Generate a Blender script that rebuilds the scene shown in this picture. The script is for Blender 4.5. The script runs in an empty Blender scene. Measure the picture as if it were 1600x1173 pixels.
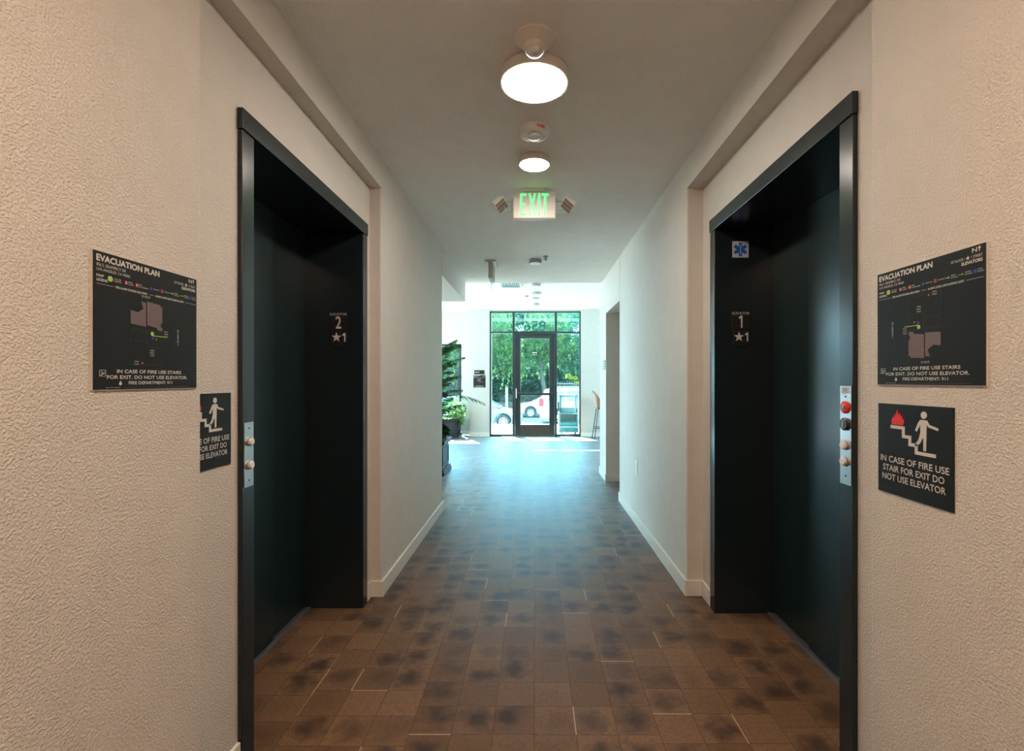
import bpy, bmesh, math, random
import numpy as np
from mathutils import Vector, Matrix
random.seed(7)
rng = np.random.default_rng(11)
sc = bpy.context.scene
COL = sc.collection
PI = math.pi

# ------------------------------------------------------------------ camera, world, sun, exposure
H = 1.29                                    # eye height of the photograph
cam_d = bpy.data.cameras.new('camera'); cam = bpy.data.objects.new('camera', cam_d); COL.objects.link(cam)
cam.location = (0, 0, H); cam.rotation_euler = (PI/2, 0, 0)
cam_d.sensor_width = 36; cam_d.lens = 750/1600*36
cam_d.shift_x = -35/1600; cam_d.shift_y = 7.5/1600
cam_d.clip_start = 0.02; cam_d.clip_end = 300
sc.camera = cam
w = bpy.data.worlds.new('sky'); sc.world = w; w.use_nodes = True
bg = w.node_tree.nodes['Background']
bg.inputs[0].default_value = (0.44, 0.82, 1.0, 1); bg.inputs[1].default_value = 15
sun_d = bpy.data.lights.new('sun', 'SUN'); sun = bpy.data.objects.new('sun', sun_d); COL.objects.link(sun)
sun_d.energy = 105; sun_d.angle = math.radians(0.53); sun_d.color = (.86, .98, 1.0)
SUNDIR = Vector((0.42, -1.0, -1.2)).normalized()
sun.rotation_euler = SUNDIR.to_track_quat('-Z', 'Y').to_euler(); sun.location = (-6, 30, 20)
sc.view_settings.view_transform = 'Standard'; sc.view_settings.look = 'None'
sc.view_settings.exposure = 0.0; sc.view_settings.gamma = 1.0; sc.view_settings.use_curve_mapping = False
sc.cycles.max_bounces = 10; sc.cycles.diffuse_bounces = 6; sc.cycles.transparent_max_bounces = 24
sc.cycles.glossy_bounces = 4; sc.cycles.sample_clamp_indirect = 6
sc.cycles.caustics_reflective = False; sc.cycles.caustics_refractive = False
try:
    sc.cycles.use_denoising = True; sc.cycles.denoiser = 'OPENIMAGEDENOISE'
except Exception: pass

LAMP = (1.0, .90, .78)
LAMP_STRENGTH = 80.0
LAMP_REAR = (1.0, .73, .53)
LAMP_REAR_STRENGTH = 155.0

# ------------------------------------------------------------------ materials
def mat(name, col, rough=.6, metal=0, spec=.5, emit=None, es=0, bump=None, coat=0, alpha=None):
    m = bpy.data.materials.new(name); m.use_nodes = True
    nt = m.node_tree; b = nt.nodes['Principled BSDF']
    b.inputs['Base Color'].default_value = (*col, 1); b.inputs['Roughness'].default_value = rough
    b.inputs['Metallic'].default_value = metal; b.inputs['Specular IOR Level'].default_value = spec
    if coat: b.inputs['Coat Weight'].default_value = coat; b.inputs['Coat Roughness'].default_value = .08
    if emit: b.inputs['Emission Color'].default_value = (*emit, 1); b.inputs['Emission Strength'].default_value = es
    # a little procedural variation on every surface
    tc = nt.nodes.new('ShaderNodeTexCoord'); n = nt.nodes.new('ShaderNodeTexNoise')
    n.inputs['Scale'].default_value = 9; n.inputs['Detail'].default_value = 4
    nt.links.new(tc.outputs['Object'], n.inputs['Vector'])
    mx = nt.nodes.new('ShaderNodeMix'); mx.data_type = 'RGBA'
    mx.inputs[6].default_value = (*[c*.93 for c in col], 1); mx.inputs[7].default_value = (*[min(1, c*1.05) for c in col], 1)
    nt.links.new(n.outputs[0], mx.inputs[0]); nt.links.new(mx.outputs[2], b.inputs['Base Color'])
    if bump:
        scale, dist, strength = bump
        n2 = nt.nodes.new('ShaderNodeTexNoise'); n2.inputs['Scale'].default_value = scale
        n2.inputs['Detail'].default_value = 2.5; n2.inputs['Roughness'].default_value = .55
        nt.links.new(tc.outputs['Object'], n2.inputs['Vector'])
        rp = nt.nodes.new('ShaderNodeMapRange'); rp.inputs[1].default_value = .38; rp.inputs[2].default_value = .66
        rp.interpolation_type = 'SMOOTHSTEP'
        nt.links.new(n2.outputs[0], rp.inputs[0])
        bp = nt.nodes.new('ShaderNodeBump'); bp.inputs['Distance'].default_value = dist; bp.inputs['Strength'].default_value = strength
        nt.links.new(rp.outputs[0], bp.inputs['Height']); nt.links.new(bp.outputs[0], b.inputs['Normal'])
    return m

def glass_mat(name, tint, rough=0.0, refl=1.0, haze=0.0):
    m = bpy.data.materials.new(name); m.use_nodes = True; nt = m.node_tree; nt.nodes.clear()
    o = nt.nodes.new('ShaderNodeOutputMaterial'); t = nt.nodes.new('ShaderNodeBsdfTransparent')
    t.inputs[0].default_value = (*tint, 1); g = nt.nodes.new('ShaderNodeBsdfGlossy'); g.inputs['Roughness'].default_value = rough
    g.inputs[0].default_value = (1, 1, 1, 1)
    # Schlick reflectance from the facing angle, the same on both sides of the pane
    lw = nt.nodes.new('ShaderNodeLayerWeight'); lw.inputs[0].default_value = .5
    p5 = nt.nodes.new('ShaderNodeMath'); p5.operation = 'POWER'; p5.inputs[1].default_value = 5; nt.links.new(lw.outputs['Facing'], p5.inputs[0])
    f = nt.nodes.new('ShaderNodeMath'); f.operation = 'MULTIPLY_ADD'; f.inputs[1].default_value = .96; f.inputs[2].default_value = .04; nt.links.new(p5.outputs[0], f.inputs[0])
    k = nt.nodes.new('ShaderNodeMath'); k.operation = 'MULTIPLY'; k.inputs[1].default_value = refl
    mx = nt.nodes.new('ShaderNodeMixShader')
    nt.links.new(f.outputs[0], k.inputs[0]); nt.links.new(k.outputs[0], mx.inputs[0])
    nt.links.new(t.outputs[0], mx.inputs[1]); nt.links.new(g.outputs[0], mx.inputs[2])
    if haze:  # cyan translucent share paints a veil of glare over the pane
        tr = nt.nodes.new('ShaderNodeBsdfTranslucent'); tr.inputs[0].default_value = (.62, .92, .90, 1); m2 = nt.nodes.new('ShaderNodeMixShader'); m2.inputs[0].default_value = haze
        nt.links.new(mx.outputs[0], m2.inputs[1]); nt.links.new(tr.outputs[0], m2.inputs[2]); nt.links.new(m2.outputs[0], o.inputs[0])
    else: nt.links.new(mx.outputs[0], o.inputs[0])
    return m

def leaf_mat(name, c1, c2, trans=.4):
    m = bpy.data.materials.new(name); m.use_nodes = True; nt = m.node_tree; nt.nodes.clear()
    o = nt.nodes.new('ShaderNodeOutputMaterial'); d = nt.nodes.new('ShaderNodeBsdfDiffuse'); t = nt.nodes.new('ShaderNodeBsdfTranslucent')
    tc = nt.nodes.new('ShaderNodeTexCoord'); n = nt.nodes.new('ShaderNodeTexNoise'); n.inputs['Scale'].default_value = 3.0; n.inputs['Detail'].default_value = 8
    nt.links.new(tc.outputs['Object'], n.inputs['Vector'])
    cr = nt.nodes.new('ShaderNodeValToRGB'); cr.color_ramp.elements[0].position = .4; cr.color_ramp.elements[1].position = .62
    cr.color_ramp.elements[0].color = (*c1, 1); cr.color_ramp.elements[1].color = (*c2, 1)
    nt.links.new(n.outputs[0], cr.inputs[0]); nt.links.new(cr.outputs[0], d.inputs[0]); nt.links.new(cr.outputs[0], t.inputs[0])
    mx = nt.nodes.new('ShaderNodeMixShader'); mx.inputs[0].default_value = trans
    nt.links.new(d.outputs[0], mx.inputs[1]); nt.links.new(t.outputs[0], mx.inputs[2]); nt.links.new(mx.outputs[0], o.inputs[0])
    return m

def floor_mat():
    m = bpy.data.materials.new('end_grain_tile'); m.use_nodes = True; nt = m.node_tree; L = nt.links.new
    b = nt.nodes['Principled BSDF']; tc = nt.nodes.new('ShaderNodeTexCoord')
    def val(x): return x
    def M(op, a, c=None, d=None):
        n = nt.nodes.new('ShaderNodeMath'); n.operation = op
        for i, v in enumerate((a, c, d)):
            if v is None: continue
            if isinstance(v, (int, float)): n.inputs[i].default_value = v
            else: L(v, n.inputs[i])
        return n.outputs[0]
    def comb(x, y, z=0.0):
        n = nt.nodes.new('ShaderNodeCombineXYZ')
        for i, v in enumerate((x, y, z)):
            if isinstance(v, (int, float)): n.inputs[i].default_value = v
            else: L(v, n.inputs[i])
        return n.outputs[0]
    def wn(vec):
        n = nt.nodes.new('ShaderNodeTexWhiteNoise'); n.noise_dimensions = '3D'; L(vec, n.inputs[0])
        s = nt.nodes.new('ShaderNodeSeparateColor'); L(n.outputs['Color'], s.inputs[0]); return s.outputs
    def mixc(f, a, c):
        n = nt.nodes.new('ShaderNodeMix'); n.data_type = 'RGBA'; L(f, n.inputs[0]) if not isinstance(f, float) else None
        for i, v in ((6, a), (7, c)):
            if isinstance(v, tuple): n.inputs[i].default_value = (*v, 1)
            else: L(v, n.inputs[i])
        return n.outputs[2]
    def mr(v, a, c, lo=0., hi=1.):
        n = nt.nodes.new('ShaderNodeMapRange'); n.interpolation_type = 'SMOOTHSTEP'; L(v, n.inputs[0])
        n.inputs[1].default_value = a; n.inputs[2].default_value = c; n.inputs[3].default_value = lo; n.inputs[4].default_value = hi
        return n.outputs[0]
    sx = nt.nodes.new('ShaderNodeSeparateXYZ'); L(tc.outputs['Object'], sx.inputs[0])
    S = .1524
    u = M('DIVIDE', sx.outputs[0], S); v0 = M('DIVIDE', sx.outputs[1], S)
    grp = M('FLOOR', M('DIVIDE', u, 3.0)); gr = wn(comb(grp, 3.7))
    v = M('ADD', v0, gr[0])
    cu, cv = M('FLOOR', u), M('FLOOR', v)
    lu = M('SUBTRACT', M('FRACT', u), .5); lv = M('SUBTRACT', M('FRACT', v), .5)
    r = wn(comb(cu, cv, 1.0)); r2 = wn(comb(cu, cv, 9.0))
    nz = nt.nodes.new('ShaderNodeTexNoise'); nz.inputs['Scale'].default_value = 16; nz.inputs['Detail'].default_value = 5; L(tc.outputs['Object'], nz.inputs['Vector'])
    du = M('ADD', lu, M('MULTIPLY', M('SUBTRACT', r2[0], .5), .35)); dv = M('ADD', lv, M('MULTIPLY', M('SUBTRACT', r2[1], .5), .35))
    dist = M('SQRT', M('ADD', M('MULTIPLY', du, du), M('MULTIPLY', dv, dv)))
    dn = M('ADD', dist, M('MULTIPLY', M('SUBTRACT', nz.outputs[0], .5), 1.1))
    blot = M('MULTIPLY', mr(dn, .66, .0), M('MULTIPLY', mr(r[0], .0, .75), .95))
    ring = M('SINE', M('MULTIPLY', M('ADD', dist, M('MULTIPLY', nz.outputs[0], .08)), 95.0))
    ringf = M('MULTIPLY', mr(ring, .3, 1.0), M('MULTIPLY', r2[2], .42))
    base = mixc(r[1], (.165, .088, .043), (.235, .132, .070))
    fine = nt.nodes.new('ShaderNodeTexNoise'); fine.inputs['Scale'].default_value = 70; fine.inputs['Detail'].default_value = 6; L(tc.outputs['Object'], fine.inputs['Vector'])
    base = mixc(M('MULTIPLY', mr(fine.outputs[0], .4, .65), .35), base, (.105, .052, .026))
    base = mixc(ringf, base, (.07, .035, .02))
    colr = mixc(blot, base, (.052, .028, .019))
    ex = M('SUBTRACT', .5, M('ABSOLUTE', lu)); ey = M('SUBTRACT', .5, M('ABSOLUTE', lv))
    e = M('MINIMUM', ex, ey)
    colr = mixc(M('MULTIPLY', mr(e, .016, .004), .6), colr, (.035, .018, .011))
    # thin light joints between some of the tiles
    ev = wn(comb(M('ROUND', u), cv, 5.0)); eh = wn(comb(cu, M('ROUND', v), 6.0))
    bv = M('MULTIPLY', M('LESS_THAN', ex, .011), M('GREATER_THAN', ev[0], .925))
    bh = M('MULTIPLY', M('LESS_THAN', ey, .011), M('GREATER_THAN', eh[0], .94))
    colr = mixc(M('MAXIMUM', bv, bh), colr, (.52, .40, .27))
    L(colr, b.inputs['Base Color'])
    L(mr(nz.outputs[0], .3, .7, .38, .48), b.inputs['Roughness'])
    b.inputs['Specular IOR Level'].default_value = 0.0
    bp = nt.nodes.new('ShaderNodeBump'); bp.inputs['Distance'].default_value = .0008; bp.inputs['Strength'].default_value = .5
    L(M('ADD', mr(e, .004, .018), M('MULTIPLY', fine.outputs[0], .25)), bp.inputs['Height']); L(bp.outputs[0], b.inputs['Normal'])
    # satin gloss over the wood, its blue tint painting in the sky's reflection
    gl = nt.nodes.new('ShaderNodeBsdfGlossy'); gl.inputs[0].default_value = (.48, .70, .84, 1); L(mr(nz.outputs[0], .3, .7, .36, .46), gl.inputs['Roughness']); L(bp.outputs[0], gl.inputs['Normal'])
    lw = nt.nodes.new('ShaderNodeLayerWeight'); lw.inputs[0].default_value = .5
    fac = M('ADD', M('MULTIPLY', M('POWER', lw.outputs['Facing'], 5.0), .95), .035)
    ms = nt.nodes.new('ShaderNodeMixShader'); L(fac, ms.inputs[0]); L(b.outputs[0], ms.inputs[1]); L(gl.outputs[0], ms.inputs[2])
    L(ms.outputs[0], nt.nodes['Material Output'].inputs[0])
    return m

MT = dict(
    wall=mat('wall_plaster', (.67, .625, .57), .62, spec=.3, bump=(175, .0022, .65)),
    ceil=mat('ceiling_plaster', (.88, .865, .84), .75, spec=.2, bump=(130, .0025, .55)),
    lobby=mat('lobby_paint', (.50, .515, .49), .6, spec=.3, bump=(105, .002, .5)),
    base=mat('baseboard_paint', (.74, .70, .63), .4),
    floor=floor_mat(),
    frame=mat('elevator_paint', (.011, .018, .021), .24, spec=.5),
    eldoor=mat('elevator_door_paint', (.008, .020, .022), .28, spec=.5),
    steel=mat('brushed_steel', (.56, .56, .55), .28, metal=1),
    sill=mat('sill_metal', (.30, .30, .32), .4, metal=.8),
    button=mat('button_white', (.78, .74, .74), .35),
    red=mat('red_plastic', (.75, .03, .03), .35),
    black=mat('black_plastic', (.012, .012, .013), .35),
    sign=mat('sign_black', (.011, .012, .012), .5, spec=.25),
    signedge=mat('sign_acrylic_edge', (.55, .53, .50), .3),
    ink=mat('sign_lettering', (.62, .60, .57), .5),
    inkgrey=mat('map_grey', (.145, .115, .12), .6),
    inkdim=mat('map_line', (.05, .05, .05), .6),
    green=mat('sign_green', (.36, .55, .10), .5),
    pink=mat('sign_pink', (.68, .06, .20), .5),
    orange=mat('sign_orange', (.65, .09, .03), .5),
    rust=mat('sign_rust', (.28, .06, .03), .5),
    blue=mat('sign_blue', (.02, .06, .38), .5),
    medblue=mat('medical_blue', (.01, .11, .50), .4),
    medwhite=mat('sticker_silver', (.55, .56, .58), .35),
    fixture=mat('fixture_white', (.78, .74, .68), .4),
    lamp=mat('lamp_diffuser', (.9, .9, .9), .4, emit=LAMP, es=LAMP_STRENGTH),
    lamp_rear=mat('lamp_diffuser_warm', (.9, .9, .9), .4, emit=LAMP_REAR, es=LAMP_REAR_STRENGTH),
    fixshade=mat('fixture_backlit', (.30, .31, .30), .5),  # fixture white darkened, the shade of backlit faces put into the colour
    lens=mat('clear_lens', (.75, .76, .78), .12, spec=.9),
    exitgreen=mat('exit_green', (.10, .75, .25), .4, emit=(.12, 1.0, .26), es=1.3),
    led=mat('led_reflector', (.30, .25, .21), .3, metal=.4),
    vent=mat('vent_metal', (.42, .48, .48), .4),
    alu=mat('storefront_bronze', (.030, .042, .045), .32, metal=.4),
    alub=mat('door_bronze', (.060, .052, .048), .30, metal=.5),
    glass=glass_mat('storefront_glass', (.88, .985, .98), haze=.003, refl=.35),
    hazeglass=glass_mat('transom_glass', (.80, .975, .97), haze=.012, refl=.35),
    vinyl=mat('grey_vinyl', (.05, .12, .13), .5),
    carglass=mat('car_glass', (.05, .10, .11), .05, spec=1.0),
    tan=mat('tan_leather', (.17, .08, .035), .45),
    planter=mat('planter_dark', (.010, .014, .017), .5, spec=.3),
    soil=mat('soil', (.03, .02, .012), .9),
    palm=leaf_mat('palm_leaf', (.02, .06, .03), (.07, .16, .06), .4),
    pothos=leaf_mat('pothos_leaf', (.02, .08, .04), (.22, .36, .14), .45),
    shrub=leaf_mat('dark_leaf', (.008, .025, .014), (.02, .055, .028), .2),
    leafA=leaf_mat('willow_leaf', (.022, .075, .040), (.13, .21, .07), .5),
    leafB=leaf_mat('green_leaf', (.015, .065, .045), (.055, .15, .085), .45),
    leafH=leaf_mat('ivy_leaf', (.008, .036, .030), (.045, .11, .075), .35),
    leafY=leaf_mat('yellow_leaf', (.14, .15, .02), (.28, .26, .04), .5),
    bark=mat('bark', (.06, .055, .045), .9, bump=(20, .02, .8)),
    concrete=mat('terrace_concrete', (.55, .54, .51), .85, bump=(60, .002, .4)),
    asphalt=mat('street_asphalt', (.10, .115, .125), .9, bump=(80, .003, .5)),
    carwhite=mat('car_white', (.45, .47, .49), .25, coat=.6),
    carblue=mat('car_silver_blue', (.10, .135, .17), .25, coat=.6),
    tyre=mat('tyre_rubber', (.012, .014, .016), .8),
    rim=mat('alloy_rim', (.62, .63, .66), .3, metal=.6),
    tail=mat('tail_light_red', (.40, .012, .02), .3, spec=.2),
    head=mat('headlight', (.65, .70, .75), .1),
    teal=mat('newsrack_paint', (.035, .10, .11), .4),
    tealdark=mat('newsrack_inside', (.012, .12, .14), .5),
    pole=mat('pole_paint', (.25, .26, .25), .5),
    bank=mat('bank_wall', (.05, .045, .045), .9, bump=(12, .02, .6)),
    fence=mat('fence_metal', (.10, .12, .12), .5),
    signshade=mat('exit_sign_backlit', (.42, .38, .32), .5),  # white exit sign housing browned to paint in its backlit shade
    ext=mat('exterior_stucco', (.70, .68, .64), .8),
)

# ------------------------------------------------------------------ mesh helpers
class MB:
    def __init__(s): s.bm = bmesh.new()
    def box(s, a, b, M=None):
        (x0, y0, z0), (x1, y1, z1) = a, b
        x0, x1 = sorted((x0, x1)); y0, y1 = sorted((y0, y1)); z0, z1 = sorted((z0, z1))
        vs = [s.bm.verts.new(p) for p in ((x0,y0,z0),(x1,y0,z0),(x1,y1,z0),(x0,y1,z0),(x0,y0,z1),(x1,y0,z1),(x1,y1,z1),(x0,y1,z1))]
        if M: [setattr(v, 'co', M @ v.co) for v in vs]
        for f in ((0,3,2,1),(4,5,6,7),(0,1,5,4),(1,2,6,5),(2,3,7,6),(3,0,4,7)): s.bm.faces.new([vs[i] for i in f])
        return s
    def prism(s, pts, h0, h1, M=None):
        """pts in local xy, extruded along local z"""
        n = len(pts)
        lo = [s.bm.verts.new((p[0], p[1], h0)) for p in pts]; hi = [s.bm.verts.new((p[0], p[1], h1)) for p in pts]
        if M: [setattr(v, 'co', M @ v.co) for v in lo+hi]
        s.bm.faces.new(lo[::-1]); s.bm.faces.new(hi)
        for i in range(n): s.bm.faces.new((lo[i], lo[(i+1) % n], hi[(i+1) % n], hi[i]))
        return s
    def lathe(s, prof, n=32, M=None, cap=True):
        rings = []
        for r, z in prof:
            ring = [s.bm.verts.new((r*math.cos(2*PI*i/n), r*math.sin(2*PI*i/n), z)) for i in range(n)]
            if M: [setattr(v, 'co', M @ v.co) for v in ring]
            rings.append(ring)
        for a, b in zip(rings, rings[1:]):
            for i in range(n): s.bm.faces.new((a[i], a[(i+1) % n], b[(i+1) % n], b[i]))
        if cap:
            s.bm.faces.new(rings[0][::-1]); s.bm.faces.new(rings[-1])
        return s
    def tube(s, pts, r, n=8, r1=None):
        pts = [Vector(p) for p in pts]; rings = []
        for i, p in enumerate(pts):
            d = (pts[min(i+1, len(pts)-1)] - pts[max(i-1, 0)]).normalized()
            up = Vector((0, 0, 1)) if abs(d.z) < .95 else Vector((1, 0, 0))
            a = d.cross(up).normalized(); b = d.cross(a).normalized()
            rr = r if r1 is None else r + (r1-r)*i/(len(pts)-1)
            rings.append([s.bm.verts.new(p + a*math.cos(2*PI*k/n)*rr + b*math.sin(2*PI*k/n)*rr) for k in range(n)])
        for a, b in zip(rings, rings[1:]):
            for i in range(n): s.bm.faces.new((a[i], a[(i+1) % n], b[(i+1) % n], b[i]))
        s.bm.faces.new(rings[0][::-1]); s.bm.faces.new(rings[-1])
        return s
    def quad(s, *ps):
        s.bm.faces.new([s.bm.verts.new(p) for p in ps]); return s
    def build(s, name, m, parent=None, bevel=0, smooth=False, seg=2):
        bmesh.ops.recalc_face_normals(s.bm, faces=s.bm.faces)
        me = bpy.data.meshes.new(name); s.bm.to_mesh(me); s.bm.free(); me.materials.append(m)
        if smooth:
            for p in me.polygons: p.use_smooth = True
        o = bpy.data.objects.new(name, me); COL.objects.link(o)
        if parent: o.parent = parent
        if bevel:
            md = o.modifiers.new('bevel', 'BEVEL'); md.width = bevel; md.segments = seg; md.limit_method = 'ANGLE'; md.angle_limit = math.radians(40)
        return o
def smooth_by_angle(o, deg=40):
    me = o.data
    for p in me.polygons: p.use_smooth = True
    try:
        me.set_sharp_from_angle(angle=math.radians(deg))
    except Exception: pass
    return o
def tag(o, label=None, cat=None, group=None, kind=None):
    if label: o['label'] = label
    if cat: o['category'] = cat
    if group: o['group'] = group
    if kind: o['kind'] = kind
    return o
def empty(name, loc=(0, 0, 0), rz=0):
    o = bpy.data.objects.new(name, None); COL.objects.link(o); o.location = loc; o.rotation_euler = (0, 0, rz); o.empty_display_size = .1
    return o
def struct(o): o['kind'] = 'structure'; return o
def T(x, y, z): return Matrix.Translation((x, y, z))
def frame_mat(origin, u, n):
    """local x -> u, local z -> outward normal n, local y -> up"""
    u = Vector(u).normalized(); n = Vector(n).normalized(); v = n.cross(u)
    return Matrix(((u.x, v.x, n.x, origin[0]), (u.y, v.y, n.y, origin[1]), (u.z, v.z, n.z, origin[2]), (0, 0, 0, 1)))

_font_cache = {}
def text_bm(txt):
    if txt in _font_cache: return _font_cache[txt]
    cu = bpy.data.curves.new('t', 'FONT'); cu.body = txt; cu.resolution_u = 3; cu.extrude = .0
    ob = bpy.data.objects.new('t', cu); COL.objects.link(ob)
    bpy.context.view_layer.update()
    me = bpy.data.meshes.new_from_object(ob.evaluated_get(bpy.context.evaluated_depsgraph_get()))
    vs = [v.co.copy() for v in me.vertices]; fs = [tuple(p.vertices) for p in me.polygons]
    bpy.data.objects.remove(ob); bpy.data.curves.remove(cu); bpy.data.meshes.remove(me)
    xs = [v.x for v in vs]; ys = [v.y for v in vs]
    _font_cache[txt] = (vs, fs, min(xs), max(xs), min(ys), max(ys)); return _font_cache[txt]
def text_into(mb, txt, u0, u1, v0, v1, M, z=.0006, bold=0):
    """fit txt in the local box u0..u1, v0(bottom)..v1(top)"""
    vs, fs, x0, x1, y0, y1 = text_bm(txt)
    offs = [(0, 0)] if not bold else [(-bold, 0), (bold, 0), (0, bold), (0, -bold)]
    for k, (ox, oy) in enumerate(offs):
        nv = [mb.bm.verts.new(M @ Vector((u0 + (v.x-x0)/(x1-x0)*(u1-u0) + ox, v0 + (v.y-y0)/(y1-y0)*(v1-v0) + oy, z + k*.00003))) for v in vs]
        for f in fs:
            try: mb.bm.faces.new([nv[i] for i in f])
            except Exception: pass

# ------------------------------------------------------------------ room shell
XW = .914; ZC = 2.62; ZL = 2.91; ZR = 2.44
XRL, XRR = .984, 1.012              # recessed elevator walls, left and right
YN_L, YN_R, YF_L, YF_R = 1.32, 1.308, 2.868, 2.880
E_L = dict(y0=1.592, y1=2.785, xf=-.969, xr=-XRL, xd=-1.288, s=-1)
E_R = dict(y0=1.502, y1=2.725, xf=.997, xr=XRR, xd=1.311, s=1)
ZH = 2.195                          # top of elevator frames
FRW = .068

fl = MB(); fl.box((-6.2, -3.2, -.12), (5.2, 11.12, 0)); struct(fl.build('floor', MT['floor']))

def rounded_end(s, xin, xout, ya, yb, r=.012, end='hi'):
    """plan polygon of a wall block whose corridor corner is bullnosed"""
    pts = []
    if end == 'hi':
        pts += [(xout*s, ya), (xin*s, ya)]
        for k in range(7):
            a = PI/2*k/6
            pts.append(((xin + r - r*math.cos(a))*s, yb - r + r*math.sin(a)))
        pts += [(xout*s, yb)]
    else:
        pts += [(xout*s, yb), (xin*s, yb)]
        for k in range(7):
            a = PI/2*k/6
            pts.append(((xin + r - r*math.cos(a))*s, ya + r - r*math.sin(a)))
        pts += [(xout*s, ya)]
    return pts

OUT = 1.50
for s, E, yn, yf, nm in ((-1, E_L, YN_L, YF_L, 'wall_left'), (1, E_R, YN_R, YF_R, 'wall_right')):
    XR = XRL if s < 0 else XRR
    wl = MB()
    wl.prism(rounded_end(s, XW, OUT, -3.2, yn, end='hi'), 0, ZC)
    wl.box((s*XR, yn, 0), (s*OUT, E['y0'], ZR))
    wl.box((s*XR, E['y1'], 0), (s*OUT, yf, ZR))
    wl.box((s*XR, E['y0'], ZH), (s*OUT, E['y1'], ZR))
    wl.box((s*XW, yn, ZR), (s*OUT, yf, ZC))
    wl.box((s*(E['xd']*s+.05), E['y0'], 0), (s*OUT, E['y1'], ZH))      # shaft wall behind the panels
    if s < 0:
        wl.prism(rounded_end(s, XW, OUT, yf, (yf+4.76)/2, end='lo'), 0, ZC)
        wl.prism(rounded_end(s, XW, OUT, (yf+4.76)/2, 4.76, end='hi'), 0, ZC)
        wl.box((-OUT, 4.60, 0), (-6.2, 4.76, ZL))                                  # lobby side of the elevator core
    else:
        wl.prism(rounded_end(s, XW, OUT, yf, (yf+5.16)/2, end='lo'), 0, ZC)
        wl.prism(rounded_end(s, XW, OUT, (yf+5.16)/2, 5.16, end='hi'), 0, ZC)
        wl.box((XW, 5.16, 2.145), (OUT, 6.13, ZC))                                 # over the alcove
        wl.box((1.16, 5.16, 0), (OUT, 6.13, 2.145))
        wl.box((XW, 6.13, 0), (OUT, 6.69, ZL))
        wl.box((OUT, 6.53, 0), (5.2, 6.69, ZL))
    struct(wl.build(nm, MT['wall']))
c = MB(); c.box((-OUT, -3.2, ZC), (OUT, 6.55, ZC+.45)); struct(c.build('ceiling', MT['ceil']))
c = MB(); c.box((-6.4, 4.6, ZL), (-OUT, 11.6, ZL+.16)); c.box((-OUT, 6.55, ZL), (OUT, 11.1, ZL+.16)); c.box((OUT, 6.55, ZL), (5.4, 11.6, ZL+.16))
struct(c.build('ceiling_lobby', MT['ceil']))
c = MB(); c.box((-3.6, 4.76, 2.33), (-XW, 6.35, ZC)); c.box((-3.6, 4.76, ZC), (-OUT, 6.35, ZL)); struct(c.build('trim_1', MT['wall']))
c = MB(); c.box((-OUT, -3.35, 0), (OUT, -3.2, ZC)); struct(c.build('wall_back', MT['wall']))
# far wall: pilaster, storefront opening, recessed bay with a tall window
PX = 68.2
def fx(px): return (px-835)/PX
def fz(py): return H+(594-py)/PX
YS = 11.0
c = MB()
c.box((-1.467, YS, 0), (fx(765), 11.6, ZL))
c.box((fx(907.5), YS, 0), (5.4, 11.2, ZL))
c.box((fx(765), YS+.02, fz(486)), (fx(907.5), 11.2, ZL))
c.box((-6.4, 11.36, 0), (-5.9, 11.6, ZL)); c.box((-5.9, 11.36, 2.8), (-3.6, 11.6, ZL)); c.box((-3.6, 11.36, 0), (-3.3, 11.6, ZL)); c.box((-3.3, 11.36, 2.15), (-1.467, 11.6, ZL)); c.box((-3.3, 11.36, 0), (-1.73, 11.6, .25)); c.box((-1.73, 11.36, 0), (-1.467, 11.6, 2.15))  # the gap left of the window is an added, unseen daylight opening
struct(c.build('wall_far', MT['lobby']))
c = MB()                                                                             # unseen lobby side wall, its three tall openings added to bring in daylight
for a, b in ((4.6, 4.9), (6.8, 7.0), (8.9, 9.1), (11.0, 11.4)): c.box((-6.4, a, 0), (-6.2, b, ZL))
for a, b in ((4.9, 6.8), (7.0, 8.9), (9.1, 11.0)): c.box((-6.4, a, 2.8), (-6.2, b, ZL)); c.box((-6.4, a, 0), (-6.2, b, .08))
struct(c.build('wall_lobby_left', MT['lobby']))
c = MB()  # unseen right wall of the lobby, tall gaps added for more daylight
for a, b in ((6.5, 7.1), (8.7, 9.1), (10.6, 11.05)): c.box((5.2, a, 0), (5.4, b, ZL))
for a, b in ((7.1, 8.7), (9.1, 10.6)): c.box((5.2, a, 2.75), (5.4, b, ZL)); c.box((5.2, a, 0), (5.4, b, .2))
struct(c.build('wall_lobby_right', MT['lobby']))

# baseboards
BH, BT = .095, .013
def bb(name, segs):
    m = MB()
    for (x0, y0, x1, y1) in segs: m.box((x0, y0, 0), (x1, y1, BH))
    struct(m.build(name, MT['base'], bevel=.003))
bb('baseboard_left', [(-XW, -3.2, -XW+BT, YN_L), (-XRL, YN_L, -XRL+BT, E_L['y0']-.004), (-XRL, E_L['y1']+.004, -XRL+BT, YF_L),
    (-XRL+BT, YF_L-BT, -XW+BT, YF_L), (-XW, YF_L, -XW+BT, 4.76), (-XW+BT, 4.76, -OUT, 4.76+BT)])
bb('baseboard_right', [(XW, -3.2, XW-BT, YN_R), (XRR, YN_R, XRR-BT, E_R['y0']-.004), (XRR, E_R['y1']+.004, XRR-BT, YF_R),
    (XRR-BT, YF_R-BT, XW-BT, YF_R), (XW, YF_R, XW-BT, 5.16), (XW-BT, 6.13-BT, 1.12, 6.13), (XW, 6.13, XW-BT, 6.69+BT), (XW, 6.69, 5.2, 6.69+BT)])
bb('baseboard_far', [(-1.467-BT, YS-BT, fx(765), YS), (-1.467-BT, YS, -1.467, 11.36), (-6.2, 11.36-BT, -1.48, 11.36), (fx(907.5), YS-BT, 5.2, YS)])

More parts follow.
